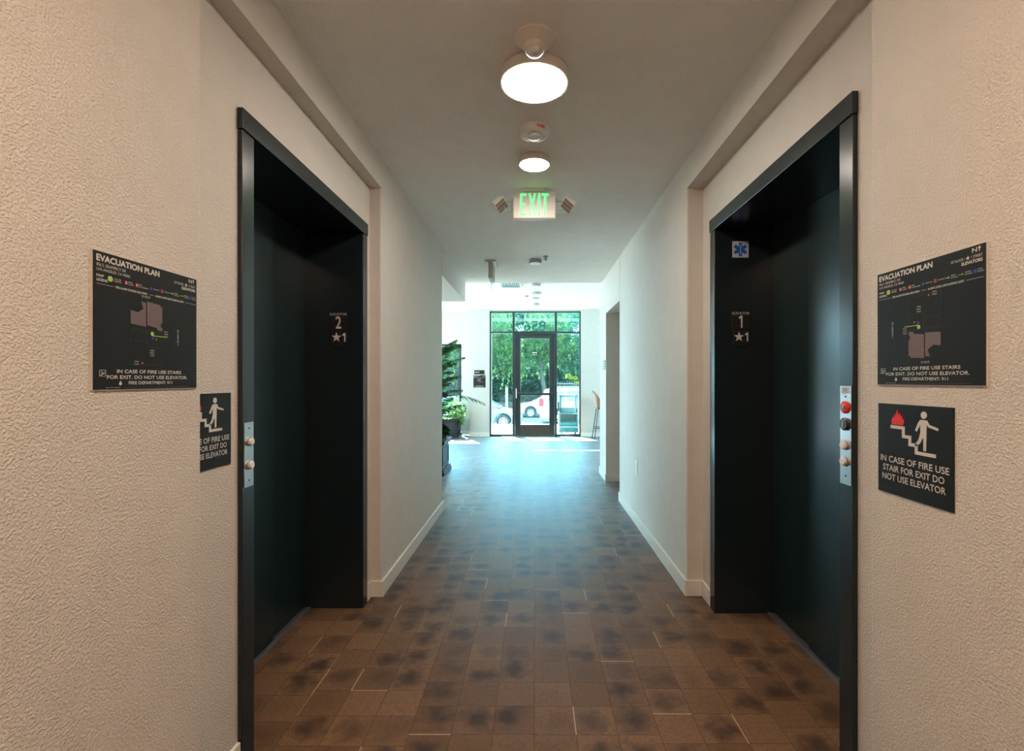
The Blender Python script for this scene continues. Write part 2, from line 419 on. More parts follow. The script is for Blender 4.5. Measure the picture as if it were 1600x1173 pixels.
# ------------------------------------------------------------------ elevators
def elevator(E, label):
    s = E['s']; y0, y1, xf, xr, xd = E['y0'], E['y1'], E['xf'], E['xr'], E['xd']
    root = empty('elevator_entrance', (xr, (y0+y1)/2, 0)); tag(root, label, 'elevator')
    inv = root.location
    def part(m, name, mt, parent=root, **k):
        o = m.build(name, mt, None, **k); o.data.transform(Matrix.Translation(-inv)); o.parent = parent; return o
    part(MB().box((xf, y0, 0), (xd+s*.03, y0+FRW, ZH-.072)), 'jamb', MT['frame'], bevel=.002)
    part(MB().box((xf, y1-FRW, 0), (xd+s*.03, y1, ZH-.072)), 'jamb', MT['frame'], bevel=.002)
    part(MB().box((xf-s*.004, y0-.003, ZH-.070), (xd+s*.03, y1+.003, ZH)), 'header', MT['frame'], bevel=.002)
    m = MB(); m.box((xd, y0+FRW, .012), (xd+s*.012, (y0+y1)/2+.18, ZH-.07))
    part(m, 'door_panel', MT['eldoor'], bevel=.002)
    m = MB(); m.box((xd+s*.012, (y0+y1)/2+.16, .012), (xd+s*.024, y1-FRW, ZH-.07))
    part(m, 'door_panel', MT['eldoor'], bevel=.002)
    m = MB(); m.box((xd-s*.022, y0+FRW, .0), (xd+s*.05, y1-FRW, .006))
    for k in range(2): m.box((xd-s*(.018-.01*k), y0+FRW, .006), (xd-s*(.014-.01*k), y1-FRW, .009))
    part(m, 'sill', MT['sill'])
    return root
elevator(E_L, 'elevator number 2 entrance on the left wall, dark steel frame and closed door')
elevator(E_R, 'elevator number 1 entrance on the right wall, dark steel frame and closed door')

def call_panel(E, ya, yb, za, zb, items, label, plate_extra=False):
    s = E['s']; x = E['xf']; n = (-s, 0, 0); u = (0, 1, 0) if s < 0 else (0, -1, 0)
    yc = (ya+yb)/2; zc = (za+zb)/2
    root = empty('elevator_call_panel', (x, yc, zc)); tag(root, label, 'call panel', None)
    M = frame_mat((0, 0, 0), u, n); hw, hh = abs(yb-ya)/2, (zb-za)/2
    MB().box((-hw, -hh, -.0), (hw, hh, .0025), M).build('plate', MT['steel'], root, bevel=.0006)
    for kind, z in items:
        v = z-zc; Mi = M @ T(0, v, .0025)
        if kind == 'button':
            MB().lathe([(.0165, 0), (.0165, .003), (.0135, .004)], 28, Mi).build('button_collar', MT['steel'], root, smooth=False)
            smooth_by_angle(MB().lathe([(.0125, .003), (.0125, .011), (.0105, .013)], 28, Mi).build('button', MT['button'], root))
        elif kind == 'screw':
            MB().lathe([(.003, 0), (.003, .0015)], 12, Mi).build('screw', MT['black'], root)
        elif kind == 'red':
            k = smooth_by_angle(MB().lathe([(.020, 0), (.020, .004), (.016, .007), (.010, .007), (.010, .002)], 32, Mi).build('key_switch_ring', MT['red'], root))
            smooth_by_angle(MB().lathe([(.009, 0), (.009, .006), (.006, .0075)], 24, Mi).build('key_cylinder', MT['steel'], k))
            MB().box((-.001, -.005, .007), (.001, .005, .0082), Mi).build('key_slot', MT['black'], k)
        elif kind == 'black':
            k = smooth_by_angle(MB().lathe([(.020, 0), (.020, .006), (.017, .009)], 32, Mi).build('key_switch', MT['black'], root))
            MB().box((-.0025, -.012, .008), (.0025, .012, .0105), Mi).build('switch_blade', MT['led'], k)
        elif kind == 'label':
            k = MB().box((-.021, -.012, 0), (.021, .012, .0008), Mi).build('instruction_label', MT['medwhite'], root)
            t = MB(); [t.box((-w_, v, .0008), (w_, v+.0018, .0011), Mi) for w_, v in ((.017, .004), (.010, -.001), (.017, -.006))]
            t.build('lettering', MT['black'], k)
    return root
call_panel(E_L, 1.599, 1.652, .930, 1.148, [('screw', 1.128), ('button', 1.083), ('button', 1.004), ('screw', .952)],
           'small steel call panel with two round white buttons on the left elevator frame')
call_panel(E_R, 1.507, 1.562, .957, 1.272, [('label', 1.258), ('screw', 1.238), ('red', 1.204), ('black', 1.150), ('button', 1.083), ('button', 1.031), ('screw', .985)],
           'tall steel call panel with red key switch and two buttons on the right elevator frame')

def star_pts(r, ri, n=5, rot=PI/2):
    return [((r if k % 2 == 0 else ri)*math.cos(rot+PI*k/n), (r if k % 2 == 0 else ri)*math.sin(rot+PI*k/n)) for k in range(2*n)]
def car_number_sign(xc, y, ztop, num, side):
    W = .098
    root = empty('elevator_number_sign', (xc, y, ztop-.1)); tag(root, f'small black plates reading ELEVATOR {num} and star 1 inside the {side} elevator frame', 'sign')
    M = frame_mat((0, 0, 0), (1, 0, 0), (0, -1, 0))
    MB().box((-W/2, .0, 0), (W/2, .098, .003), M).build('number_plate', MT['black'], root, bevel=.0005)
    MB().box((-W/2+.004, -.098, 0), (W/2, -.003, .003), M).build('floor_plate', MT['black'], root, bevel=.0005)
    t = MB(); text_into(t, 'ELEVATOR', -W/2+.001, W/2-.002, .082, .095, M, .0034)
    def one(x, v0, v1, sw): t.prism([(x-sw/2, v0), (x+sw/2, v0), (x+sw/2, v1), (x-sw/2, v1), (x-sw*1.9, v1-sw*1.1), (x-sw*1.9, v1-sw*2.2), (x-sw/2, v1-sw*1.9)], .003, .0038, M)
    if num == '2': text_into(t, num, -.015, .015, .008, .076, M, .0034, bold=.001)
    else: one(.004, .008, .076, .008)
    one(.036, -.066, -.018, .007)
    t.prism(star_pts(.029, .0115), .003, .0038, M @ T(-.011, -.042, 0)); t.build('lettering', MT['ink'], root)
car_number_sign(-1.108, E_L['y1']-FRW, 1.29+.385, '2', 'left')
car_number_sign(1.142, E_R['y1']-FRW, 1.29+.382, '1', 'right')
# medical star sticker
root = empty('medical_sticker', (1.140, E_R['y1']-FRW, 2.014)); tag(root, 'square silver sticker with blue six-armed medical star on the right elevator frame', 'sticker')
M = frame_mat((0, 0, 0), (1, 0, 0), (0, -1, 0))
MB().box((-.045, -.045, 0), (.045, .045, .001), M).build('backing', MT['medwhite'], root)
t = MB()
for k in range(3): t.box((-.0095, -.038, .001), (.0095, .038, .0014+.0001*k), M @ Matrix.Rotation(PI/3*k, 4, 'Z'))
t.build('six_armed_star', MT['medblue'], root)
t = MB(); t.box((-.0012, -.03, .0018), (.0012, .03, .0022), M)
t.tube([M @ Vector((.006*math.sin(a*1.6), -.022+.006*a, .0022)) for a in [i*.4 for i in range(19)]], .0009, 5); t.build('staff', MT['medwhite'], root)

# ------------------------------------------------------------------ evacuation plans
def disc(mb, u, v, r, M, z, n=20): mb.lathe([(r, z), (r, z+.0003)], n, M @ T(u, v, 0))
def evac_plan(org, u, n, W, Hh, label, flip, s=1.0, name='evacuation_plan_sign'):
    """org: top-left corner on the wall"""
    root = empty(name, org); tag(root, label, 'sign')
    M = frame_mat((0, 0, 0), u, n) @ Matrix.Diagonal((W, W, 1, 1)); R = Hh/W
    D = .0035
    MB().box((0, -R, 0), (1, 0, D), M).build('acrylic_backing', MT['signedge'], root)
    MB().box((.006, -R+.006, D), (.996, -.004, D+.0008), M).build('printed_face', MT['sign'], root)
    z = D+.0012
    t = MB()
    def tx(s_, a, b, v0, v1, bold=0): text_into(t, s_, a, b, -v1*R, -v0*R, M, z, bold)
    tx('EVACUATION PLAN', .03, .575, .028, .072, .0025)
    tx('856 S. GRAMERCY DR', .03, .265, .088, .110); tx('LOS ANGELES, CA 90005', .03, .30, .122, .144)
    tx('MAP', .03, .085, .168, .186, .0006); tx('LEGEND', .03, .115, .198, .216, .0006)
    tx('N', .90, .935, .020, .050, .001); tx('1ST FLOOR /', .735, .845, .070, .090); tx('1 STREET', .895, .975, .070, .090); tx('ELEVATORS', .82, .975, .102, .124, .0012)
    t.prism(star_pts(.016, .0065), z, z+.0003, M @ T(.868, -.080*R, 0))
    t.prism([(.95, -.05*R), (.956, -.05*R), (.956, -.03*R), (.966, -.03*R), (.953, -.014*R), (.94, -.03*R), (.95, -.03*R)], z, z+.0003, M)
    leg = [('YOU ARE', 'HERE', .165, .225), ('FIRE', 'ALARM', .285, .33), ('FIRE', 'EXTINGUISHER', .38, .465), ('ELEVATOR', None, .515, .575), ('STAIRWAY', None, .625, .685),
           ('PRIMARY', 'EXIT ROUTE', .735, .79), ('SECONDARY', 'EXIT ROUTE', .845, .90), ('2-WAY COMM.', 'AREA OF REFUGE', .94, .985)]
    for a, b, x0, x1 in leg:
        if b: tx(a, x0, x0+(x1-x0)*min(1, len(a)/len(b)), .172, .182); tx(b, x0, x1, .188, .198)
        else: tx(a, x0, x1, .180, .190)
    tx('FIRE ALARM SOUNDS LIKE HORN', .18, .455, .228, .244, .0005); tx('ALARM LOOKS LIKE FLASHING LIGHT', .535, .84, .228, .244, .0005)
    t.box((.03, -.237*R-.001, z), (.165, -.237*R+.001, z+.0003), M); t.box((.475, -.237*R-.001, z), (.52, -.237*R+.001, z+.0003), M); t.box((.855, -.237*R-.001, z), (.985, -.237*R+.001, z+.0003), M)
    tx('IN CASE OF FIRE USE STAIRS', .19, .81, .846, .872, .0008); tx('FOR EXIT. DO NOT USE ELEVATOR.', .11, .88, .890, .916, .0008); tx('FIRE DEPARTMENT: 911', .29, .71, .934, .958, .0006)
    tx('Signs Provided by', .10, .22, .976, .985); MB().box((.24, -.984*R, z), (.90, -.979*R, z+.0003), M).build('fine_print', MT['inkdim'], root)
    # stair pictogram and flame drop
    for a, b in (((.05, .852), (.10, .855)), ((.05, .895), (.10, .898))): t.box((a[0], -b[1]*R, z), (b[0], -a[1]*R, z+.0003), M)
    for a in (.05, .097): t.box((a, -.898*R, z), (a+.003, -.852*R, z+.0003), M)
    t.prism([(.056, -.89*R), (.09, -.868*R), (.09, -.875*R), (.062, -.893*R)], z, z+.0003, M); t.prism([(.062, -.862*R), (.068, -.862*R), (.078, -.876*R), (.072, -.878*R)], z, z+.0003, M)
    t.prism([(.218, -.930*R), (.228, -.945*R), (.230, -.955*R), (.222, -.964*R), (.210, -.962*R), (.205, -.952*R), (.211, -.942*R)], z, z+.0003, M)
    # street names
    def q(a, b): return (.955-a, 1.075-b) if flip else (a, b)
    a, b = q(.445, .262); tx('W. 9TH ST', a-.04, a+.04, b-.009, b+.009)
    a, b = q(.775, .555); Mv = M @ T(a, -b*R, 0) @ Matrix.Rotation(PI/2, 4, 'Z'); text_into(t, 'S. GRAMERCY DR', -.065, .065, -.008, .008, Mv, z)
    for (aa, bb, l) in ((.505, .36, ('STAIR 2', 'ROOF', 'ACCESS')), (.505, .70, ('STAIR', 'ROOF', 'ACCESS')), (.645, .535, ('STAIR 1', 'NO ROOF', 'ACCESS')), (.36, .795, ('STAIR 3', 'PARKING'))):
        a, b = q(aa, bb)
        for k, sx in enumerate(l): tx(sx, a-.02, a+.02, b-.02+.02*k, b-.009+.02*k)
    t.build('lettering', MT['ink'], root)
    def poly(pts): 
        P = [q(*p) for p in pts]; return [(p[0], -p[1]*R) for p in P]
    g = MB()
    g.prism(poly([(.305, .49), (.305, .385), (.37, .395), (.42, .36), (.40, .305), (.445, .31), (.445, .50)]), z, z+.0003, M)
    g.prism(poly([(.455, .485), (.455, .295), (.585, .305), (.585, .32), (.605, .32), (.605, .455), (.59, .455), (.59, .49), (.605, .49), (.605, .52), (.555, .515), (.555, .50)]), z, z+.0003, M)
    g.build('shaded_rooms', MT['inkgrey'], root)
    d = MB()
    for (x0, b0, x1, b1) in ((.30, .53, .60, .53), (.30, .80, .60, .80), (.30, .53, .30, .80), (.455, .53, .455, .66), (.60, .58, .60, .80), (.50, .66, .60, .66), (.30, .62, .455, .62), (.42, .545, .50, .545)):
        (a0, c0), (a1, c1) = q(x0, b0), q(x1, b1); a0, a1 = sorted((a0, a1)); c0, c1 = sorted((c0, c1))
        d.box((a0-.001, -c1*R-.001, z), (a1+.001, -c0*R+.001, z+.0002), M)
    d.build('floor_plan_lines', MT['inkdim'], root)
    def sym(name_, mt, fn):
        g = MB(); fn(g); g.build(name_, MT[mt], root)
    sym('you_are_here_symbol', 'green', lambda g: disc(g, .135, -.185*R, .02, M, z))
    a, b = q(.505, .55); sym('you_are_here_marker', 'green', lambda g: disc(g, a, -b*R, .016, M, z))
    a1, b1 = q(.645, .565); sym('exit_route_line', 'green', lambda g: g.box((min(a, a1), -b1*R-.003, z+.0003), (max(a, a1), -b1*R+.003, z+.0006), M))
    sym('route_arrow', 'green', lambda g: g.prism([(.69, -.185*R-.003), (.712, -.185*R-.003), (.712, -.185*R-.008), (.727, -.185*R), (.712, -.185*R+.008), (.712, -.185*R+.003), (.69, -.185*R+.003)], z, z+.0003, M))
    for k in range(2): sym('route_dot', 'green', lambda g: disc(g, .80+.012*k, -.185*R, .003, M, z))
    sym('route_arrow', 'green', lambda g: g.prism([(.822, -.185*R-.007), (.836, -.185*R), (.822, -.185*R+.007)], z, z+.0003, M))
    sym('pink_symbol', 'pink', lambda r: r.box((.255, -.197*R, z), (.277, -.173*R, z+.0003), M))
    sym('red_symbol', 'orange', lambda r: r.box((.35, -.198*R, z), (.373, -.172*R, z+.0003), M))
    for (aa, bb) in ((.462, .365), (.495, .475), (.545, .592), (.41, .79)):
        a, b = q(aa, bb); sym('red_marker', 'orange', lambda r: r.box((a-.006, -(b+.007)*R, z+.0004), (a+.006, -(b-.007)*R, z+.0006), M))
    sym('rust_symbol', 'rust', lambda r: r.box((.59, -.2*R, z), (.615, -.17*R, z+.0003), M))
    sym('blue_symbol', 'blue', lambda r: disc(r, .49, -.185*R, .012, M, z)); sym('blue_symbol', 'blue', lambda r: disc(r, .922, -.185*R, .013, M, z))
    a, b = q(.51, .585); sym('blue_marker', 'blue', lambda r: r.box((a-.012, -(b+.01)*R, z), (a+.012, -(b-.01)*R, z+.0002), M))
    # white compass / arrow on top of the red symbols
    for ch, x_ in (('A', .260), ('F', .356)):
        r = MB(); text_into(r, ch, x_, x_+.012, -.193*R, -.178*R, M, z+.0006); r.build('symbol_letter', MT['ink'], root)
    return root
evac_plan((-XW, .9878, 1.29+.2715), (0, 1, 0), (1, 0, 0), .3056, .293, 'square black evacuation plan sign on the beige left wall', False)
evac_plan((XW, 1.2742, 1.29+.2795), (0, -1, 0), (-1, 0, 0), .308, .292, 'square black evacuation plan sign on the beige right wall, above the fire stair sign', True)
evac_plan((fx(739.5), YS, fz(585.6)), (1, 0, 0), (0, -1, 0), fx(758.8)-fx(739.5), .29, 'tiny black evacuation plan sign on the far white pilaster', False)
root = empty('room_name_sign', (fx(741), YS, fz(585))); tag(root, 'narrow dark sign with one line of text above the far evacuation plan', 'sign')
M = frame_mat((0, 0, 0), (1, 0, 0), (0, -1, 0)); WW = fx(757)-fx(741)
MB().box((0, .004, 0), (WW, .10, .004), M).build('plate', MT['sign'], root)
t = MB(); t.box((.015, .046, .004), (.075, .060, .0046), M); t.box((.085, .046, .004), (.115, .060, .0046), M); t.build('lettering', MT['ink'], root)

# ------------------------------------------------------------------ fire stair signs (one mesh set, each with its own place)
def stair_sign(org, u, n, label):
    S = .229
    root = empty('fire_stair_sign', org); tag(root, label, 'sign')
    M = frame_mat((0, 0, 0), u, n) @ Matrix.Diagonal((S, S, 1, 1)); D = .003; z = D
    MB().box((0, -1, 0), (1, 0, D), M).build('plate', MT['sign'], root, bevel=.0006)
    t = MB()
    for s_, a, b, v in (('IN CASE OF FIRE USE', .045, .955, .615), ('STAIR FOR EXIT DO', .085, .90, .715), ('NOT USE ELEVATOR', .075, .915, .815)):
        text_into(t, s_, a, b, -v-.034, -v+.034, M, z+.0008, .0014)
    t.build('lettering', MT['ink'], root)
    st = MB(); x, y, w_ = .20, -.25, .032
    pts_top = [(.20, -.235), (.40, -.235), (.40, -.325), (.49, -.325), (.49, -.40), (.575, -.40), (.575, -.475), (.80, -.475)]
    pts_bot = [(.80, -.51), (.54, -.51), (.54, -.435), (.455, -.435), (.455, -.36), (.365, -.36), (.365, -.27), (.20, -.27)]
    st.prism((pts_top+pts_bot)[::-1], z, z+.0012, M); st.build('stair_symbol', MT['ink'], root)
    p = MB(); p.lathe([(.037, z), (.037, z+.0012)], 24, M @ T(.655, -.095, 0))
    p.prism([(.612, -.145), (.693, -.145), (.722, -.188), (.830, -.216), (.826, -.238), (.712, -.214), (.688, -.185), (.686, -.30), (.680, -.46), (.650, -.46), (.650, -.33), (.640, -.33), (.612, -.385), (.560, -.428), (.540, -.408), (.588, -.355), (.612, -.28), (.612, -.195), (.565, -.272), (.542, -.260), (.585, -.175)][::-1], z, z+.0012, M)
    p.build('walking_figure_symbol', MT['ink'], root)
    f = MB(); f.prism([(.22, -.225), (.215, -.18), (.235, -.14), (.245, -.165), (.26, -.10), (.275, -.145), (.295, -.06), (.315, -.13), (.335, -.09), (.345, -.14), (.365, -.115), (.37, -.17), (.39, -.15), (.39, -.19), (.375, -.225)], z, z+.0012, M)
    f.build('flame_symbol', MT['red'], root)
stair_sign((-XRL, 1.323, 1.29-.040), (0, 1, 0), (1, 0, 0), 'black fire stair sign partly hidden by the left wall corner, beside the call panel')
stair_sign((XW, 1.272, 1.29-.060), (0, -1, 0), (-1, 0, 0), 'black fire stair sign on the right wall with red flames, fully visible')

# ------------------------------------------------------------------ ceiling fixtures
def disc_light(x, y, z, r, h, label, lit='lamp', body='fixture'):
    root = empty('ceiling_light', (x, y, z)); tag(root, label, 'ceiling light')
    smooth_by_angle(MB().lathe([(r*.94, 0), (r, -.006), (r, -h+.006), (r*.985, -h), (r*.93, -h), (r*.93, -h+.004)], 48, cap=True).build('housing', MT[body], root))
    smooth_by_angle(MB().lathe([(r*.93, -h+.003), (r*.90, -h-.003), (r*.5, -h-.007), (.002, -h-.008)], 48).build('diffuser', MT[lit], root))
    return root
disc_light(0, 2.08, ZC, .148, .048, 'large round lit ceiling light, nearest of the row')
disc_light(0, 2.88, ZC, .093, .040, 'small round lit ceiling light between the fire strobe and the exit sign')
disc_light(.01, 5.30, ZC, .068, .040, 'small round unlit light on the corridor ceiling beside the sprinkler', 'fixture', 'fixshade')
disc_light(0, .05, ZC, .148, .048, 'large round ceiling light right above the viewpoint', 'lamp_rear')
disc_light(0, -2.0, ZC, .148, .048, 'large round ceiling light behind the viewpoint', 'lamp_rear')
disc_light(.03, 8.05, ZL, .074, .05, 'small drum light on the lobby ceiling, nearest of the lobby row', 'fixture', 'fixshade')
disc_light(.04, 10.1, ZL, .066, .045, 'small drum light on the lobby ceiling closest to the glass door', 'fixshade', 'fixshade')

root = empty('occupancy_sensor', (0, 1.865, ZC)); tag(root, 'white cone shaped motion sensor on the ceiling in front of the large light', 'sensor')
smooth_by_angle(MB().lathe([(.076, 0), (.076, -.008), (.071, -.011), (.046, -.032), (.044, -.034), (.038, -.050), (.034, -.052)], 40).build('housing', MT['fixture'], root), 22)
smooth_by_angle(MB().lathe([(.034, -.048), (.034, -.054), (.030, -.062), (.018, -.068), (.002, -.070)], 32).build('lens', MT['lens'], root))

def fire_strobe(x, y, z, r, label, txt=True, body='fixture'):
    root = empty('fire_alarm_strobe', (x, y, z)); tag(root, label, 'alarm')
    h = smooth_by_angle(MB().lathe([(r, 0), (r, -.012), (r*.93, -.030), (r*.72, -.036), (r*.70, -.033)], 40).build('housing', MT[body], root))
    smooth_by_angle(MB().lathe([(r*.42, -.034), (r*.40, -.046), (r*.25, -.052), (.001, -.053)], 24).build('strobe_lens', MT['lens'], root))
    if txt:
        for k, s_ in enumerate(('FIRE', 'FIRE', 'FIRE')):
            a0 = (-PI/2+.45, -PI/2+.45+2.1, -PI/2+.45-2.1)[k]
            t = MB()
            for j, ch in enumerate(s_):
                a = a0 + (j-1.5)*.135; p = Vector((math.cos(a), math.sin(a), 0))
                o = p*(r*.99+.0006); Mt = frame_mat((o.x, o.y, -.021), (-math.sin(a), math.cos(a), 0), Vector((p.x, p.y, -.22)).normalized())
                text_into(t, ch, -.0045 if ch != 'I' else -.0012, .0045 if ch != 'I' else .0012, -.0065, .0065, Mt, .0006, .0008)
            t.build('lettering', MT['red'], root)
fire_strobe(0, 2.545, ZC, .082, 'white round fire alarm strobe with red FIRE lettering between two lit lights')
fire_strobe(.04, 8.85, ZL, .098, 'pale round alarm disc in the middle of the lobby ceiling row', False, 'fixshade')
root = empty('smoke_detector', (-.15, 9.2, ZL)); tag(root, 'tiny white smoke detector left of the lobby ceiling row', 'smoke detector')
smooth_by_angle(MB().lathe([(.045, 0), (.045, -.012), (.035, -.028), (.02, -.03)], 24).build('housing', MT['fixshade'], root))
root = empty('smoke_detector', (.03, 9.42, ZL)); tag(root, 'small wide smoke detector just beyond the lobby alarm disc', 'smoke detector')
smooth_by_angle(MB().lathe([(.075, 0), (.075, -.012), (.055, -.028), (.03, -.03)], 24).build('housing', MT['fixshade'], root))
root = empty('fire_sprinkler', (.12, 5.15, ZC)); tag(root, 'small metal fire sprinkler head on the corridor ceiling', 'sprinkler')
MB().lathe([(.030, 0), (.028, -.004), (.007, -.006), (.005, -.030), (.003, -.040)], 20).build('body', MT['fence'], root)
m = MB(); m.lathe([(.018, -.040), (.018, -.042)], 20); m.box((-.016, -.002, -.045), (-.013, .002, -.012)); m.box((.013, -.002, -.045), (.016, .002, -.012)); m.build('deflector', MT['fence'], root)
# lobby vent register
root = empty('ceiling_vent', (-.40, 8.08, ZL)); tag(root, 'rectangular slatted air vent on the lobby ceiling', 'vent')
m = MB()
for a, b in (((-.17, -.22), (-.145, .22)), ((.145, -.22), (.17, .22)), ((-.17, -.22), (.17, -.195)), ((-.17, .195), (.17, .22))): m.box((*a, -.02), (*b, -.002))
m.build('frame', MT['vent'], root)
MB().box((-.15, -.2, -.004), (.15, .2, -.001)).build('duct', MT['black'], root)
for k in range(9):
    MB().box((-.002, -.195, -.012), (.002, .195, .006), T(-.125+.031*k, 0, -.010) @ Matrix.Rotation(.6, 4, 'Y')).build('slat', MT['vent'], root)

# exit sign with two emergency heads, facing the viewpoint
root = empty('exit_sign', (0, 3.36, ZC)); tag(root, 'white box EXIT sign with green letters and two emergency lamp heads', 'exit sign')
MB().box((-.07, -.035, -.020), (.07, .035, 0)).build('ceiling_mount', MT['fixture'], root, bevel=.003)
smooth_by_angle(MB().box((-.149, -.028, -.208), (.149, .028, -.020)).build('housing', MT['fixture'], root, bevel=.009, seg=3), 50)
M = frame_mat((0, -.0285, -.114), (1, 0, 0), (0, -1, 0))
def letter_strokes(mb, M):
    h, wd, st, z0, z1 = .076, .042, .012, 0, .0015
    x = -.100+.002
    E = [(x, -h), (x+wd, -h), (x+wd, -h+st*1.3), (x+st, -h+st*1.3), (x+st, -.007), (x+wd*.85, -.007), (x+wd*.85, .007), (x+st, .007), (x+st, h-st*1.3), (x+wd, h-st*1.3), (x+wd, h), (x, h)]
    mb.prism(E, z0, z1, M); x += .058
    X = [(x, -h), (x+.013, -h), (x+.025, -.018), (x+.037, -h), (x+.050, -h), (x+.032, 0), (x+.050, h), (x+.037, h), (x+.025, .018), (x+.013, h), (x, h), (x+.018, 0)]
    mb.prism(X, z0, z1, M); x += .066
    mb.prism([(x, -h), (x+.014, -h), (x+.014, h), (x, h)], z0, z1, M); x += .024
    mb.prism([(x+.0175, -h), (x+.0305, -h), (x+.0305, h-st*1.3), (x+.048, h-st*1.3), (x+.048, h), (x, h), (x, h-st*1.3), (x+.0175, h-st*1.3)], z0, z1, M)
t = MB(); letter_strokes(t, M @ T(0, .004, 0)); t.build('exit_lettering', MT['exitgreen'], root)
for s in (-1, 1):
    m = MB(); m.tube([(s*.149, 0, -.078), (s*.20, 0, -.078)], .004, 8); m.tube([(s*.149, 0, -.140), (s*.20, 0, -.140)], .003, 8); m.tube([(s*.158, 0, -.06), (s*.158, 0, -.155)], .004, 8)
    m.tube([(s*.20, 0, -.078), (s*.212, 0, -.11), (s*.20, 0, -.140)], .004, 8)
    arm = m.build('bracket', MT['vent'], root)
    Mh = T(s*.238, -.012, -.105) @ Matrix.Rotation(s*.75, 4, 'Y') @ Matrix.Rotation(math.radians(-32), 4, 'X')
    hd = smooth_by_angle(MB().prism([(-.038, -.050), (.038, -.050), (.046, -.040), (.046, .030), (.034, .050), (-.034, .050), (-.046, .030), (-.046, -.040)], -.016, .020, Mh).build('lamp_head', MT['fixture'], root, bevel=.004))
    m = MB()
    for k in range(3): m.box((-.038, -.040+.029*k, -.0185), (.038, -.016+.029*k, -.0155), Mh)
    m.build('reflector', MT['led'], hd)

# edge-lit exit sign seen end-on further down the corridor
root = empty('edge_lit_exit_sign', (-.487, 5.46, ZC)); tag(root, 'narrow ceiling hung exit sign seen edge-on near the lobby', 'exit sign')
MB().box((-.062, -.17, -.022), (.062, .17, 0)).build('ceiling_plate', MT['signshade'], root, bevel=.003)
MB().box((-.024, -.14, -.195), (.024, .14, -.022)).build('housing', MT['signshade'], root, bevel=.003)
MB().box((-.004, -.15, -.285), (.004, .15, -.195)).build('clear_panel', MT['glass'], root)

# ------------------------------------------------------------------ wall bits
root = empty('wall_outlet', (XW, 4.28, .515)); tag(root, 'white wall outlet plate low on the right corridor wall', 'outlet')
M = frame_mat((0, 0, 0), (0, -1, 0), (-1, 0, 0))
MB().box((-.038, -.062, 0), (.038, .062, .006), M).build('cover_plate', MT['fixture'], root, bevel=.002)
for v in (-.022, .022): MB().box((-.016, v-.014, .006), (.016, v+.014, .009), M).build('socket', MT['base'], root, bevel=.002)
root = empty('room_sign', (XW, 6.28, 1.49)); tag(root, 'small grey room sign on the wall beyond the side doorway', 'sign')
MB().box((-.10, -.06, 0), (.10, .06, .006), M).build('plate', mat('sign_grey', (.20, .27, .29), .4), root)
t = MB(); [t.box((-.07, v, .006), (.07, v+.012, .0066), M) for v in (.025, -.006, -.04)]; t.build('lettering', MT['ink'], root)
# side door in the alcove
root = struct(empty('door_2', (1.12, 5.645, 0)))
MB().box((0, -.44, .01), (.04, .44, 2.13)).build('door_leaf', mat('side_door_paint', (.20, .19, .18), .5), root, bevel=.002)
h = MB(); h.lathe([(.026, 0), (.026, .008)], 24, frame_mat((0, .36, 1.02), (0, 1, 0), (-1, 0, 0))); h.tube([(0, .36, 1.02), (-.055, .36, 1.02), (-.058, .345, 1.02), (-.058, .25, 1.02)], .0095, 10)
h.build('lever_handle', MT['black'], root)

# ------------------------------------------------------------------ storefront: window_1 + door_1, tall side window
root = struct(empty('window_1', (0, 11.07, 0)))
yf0, yf1 = -.055, .055
def bar(a, b, c_, d, name='mullion', mt='alu', dy=0):
    return MB().box((fx(a), yf0+dy, fz(d)), (fx(b), yf1-dy, fz(c_))).build(name, MT[mt], root, bevel=.003)
bar(765, 767.6, 486, 682); bar(905.4, 907.6, 486, 682); bar(765, 907.6, 486, 488.6, 'head_rail')
bar(800.6, 804.6, 488.6, 682); bar(866.6, 870.4, 488.6, 682)
bar(767.6, 800.6, 517.6, 520.4, 'transom_bar'); bar(870.4, 905.4, 518.0, 520.8, 'transom_bar'); bar(804.6, 866.6, 517.0, 522.2, 'transom_bar')
bar(767.6, 800.6, 678.6, 682, 'sill_rail'); bar(870.4, 905.4, 678.6, 682, 'sill_rail')
for a, b, c_, d_ in ((767.6, 800.6, 488.6, 517.6), (804.6, 866.6, 488.6, 517.0), (870.4, 905.4, 488.6, 518.0), (767.6, 800.6, 520.4, 678.6), (870.4, 905.4, 520.8, 678.6)):
    MB().box((fx(a), -.004, fz(d_)), (fx(b), .004, fz(c_))).build('pane', MT['hazeglass' if d_ < 520 else 'glass'], root)
t = MB(); M = frame_mat((0, .006, 0), (-1, 0, 0), (0, 1, 0))
text_into(t, '856', -fx(852.5), -fx(818.5), fz(516), fz(500.5), M, .0012, .006); t.build('street_number', MT['vinyl'], root)
root = struct(empty('door_1', (0, 11.07, 0)))
def dbar(a, b, c_, d, name, mt='alub', y0=-.025, y1=.025):
    return MB().box((fx(a), y0, fz(d)), (fx(b), y1, fz(c_))).build(name, MT[mt], root, bevel=.003)
dbar(804.75, 813.4, 522.3, 681.1, 'stile', 'alu'); dbar(858.2, 866.45, 522.3, 681.1, 'stile', 'alu'); dbar(813.4, 858.2, 522.3, 528.6, 'top_rail', 'alu'); dbar(813.4, 858.2, 663.4, 681.1, 'bottom_rail')
MB().box((fx(813.4), -.004, fz(663.4)), (fx(858.2), .004, fz(528.6))).build('pane', MT['glass'], root)
m = MB(); m.box((fx(807.5), -.085, fz(617.4)), (fx(864.3), -.055, fz(613.6))); m.box((fx(807.5), -.06, fz(618)), (fx(811.5), -.025, fz(613))); m.box((fx(860.3), -.06, fz(618)), (fx(864.3), -.025, fz(613)))
m.build('push_bar', MT['alu'], root, bevel=.004)
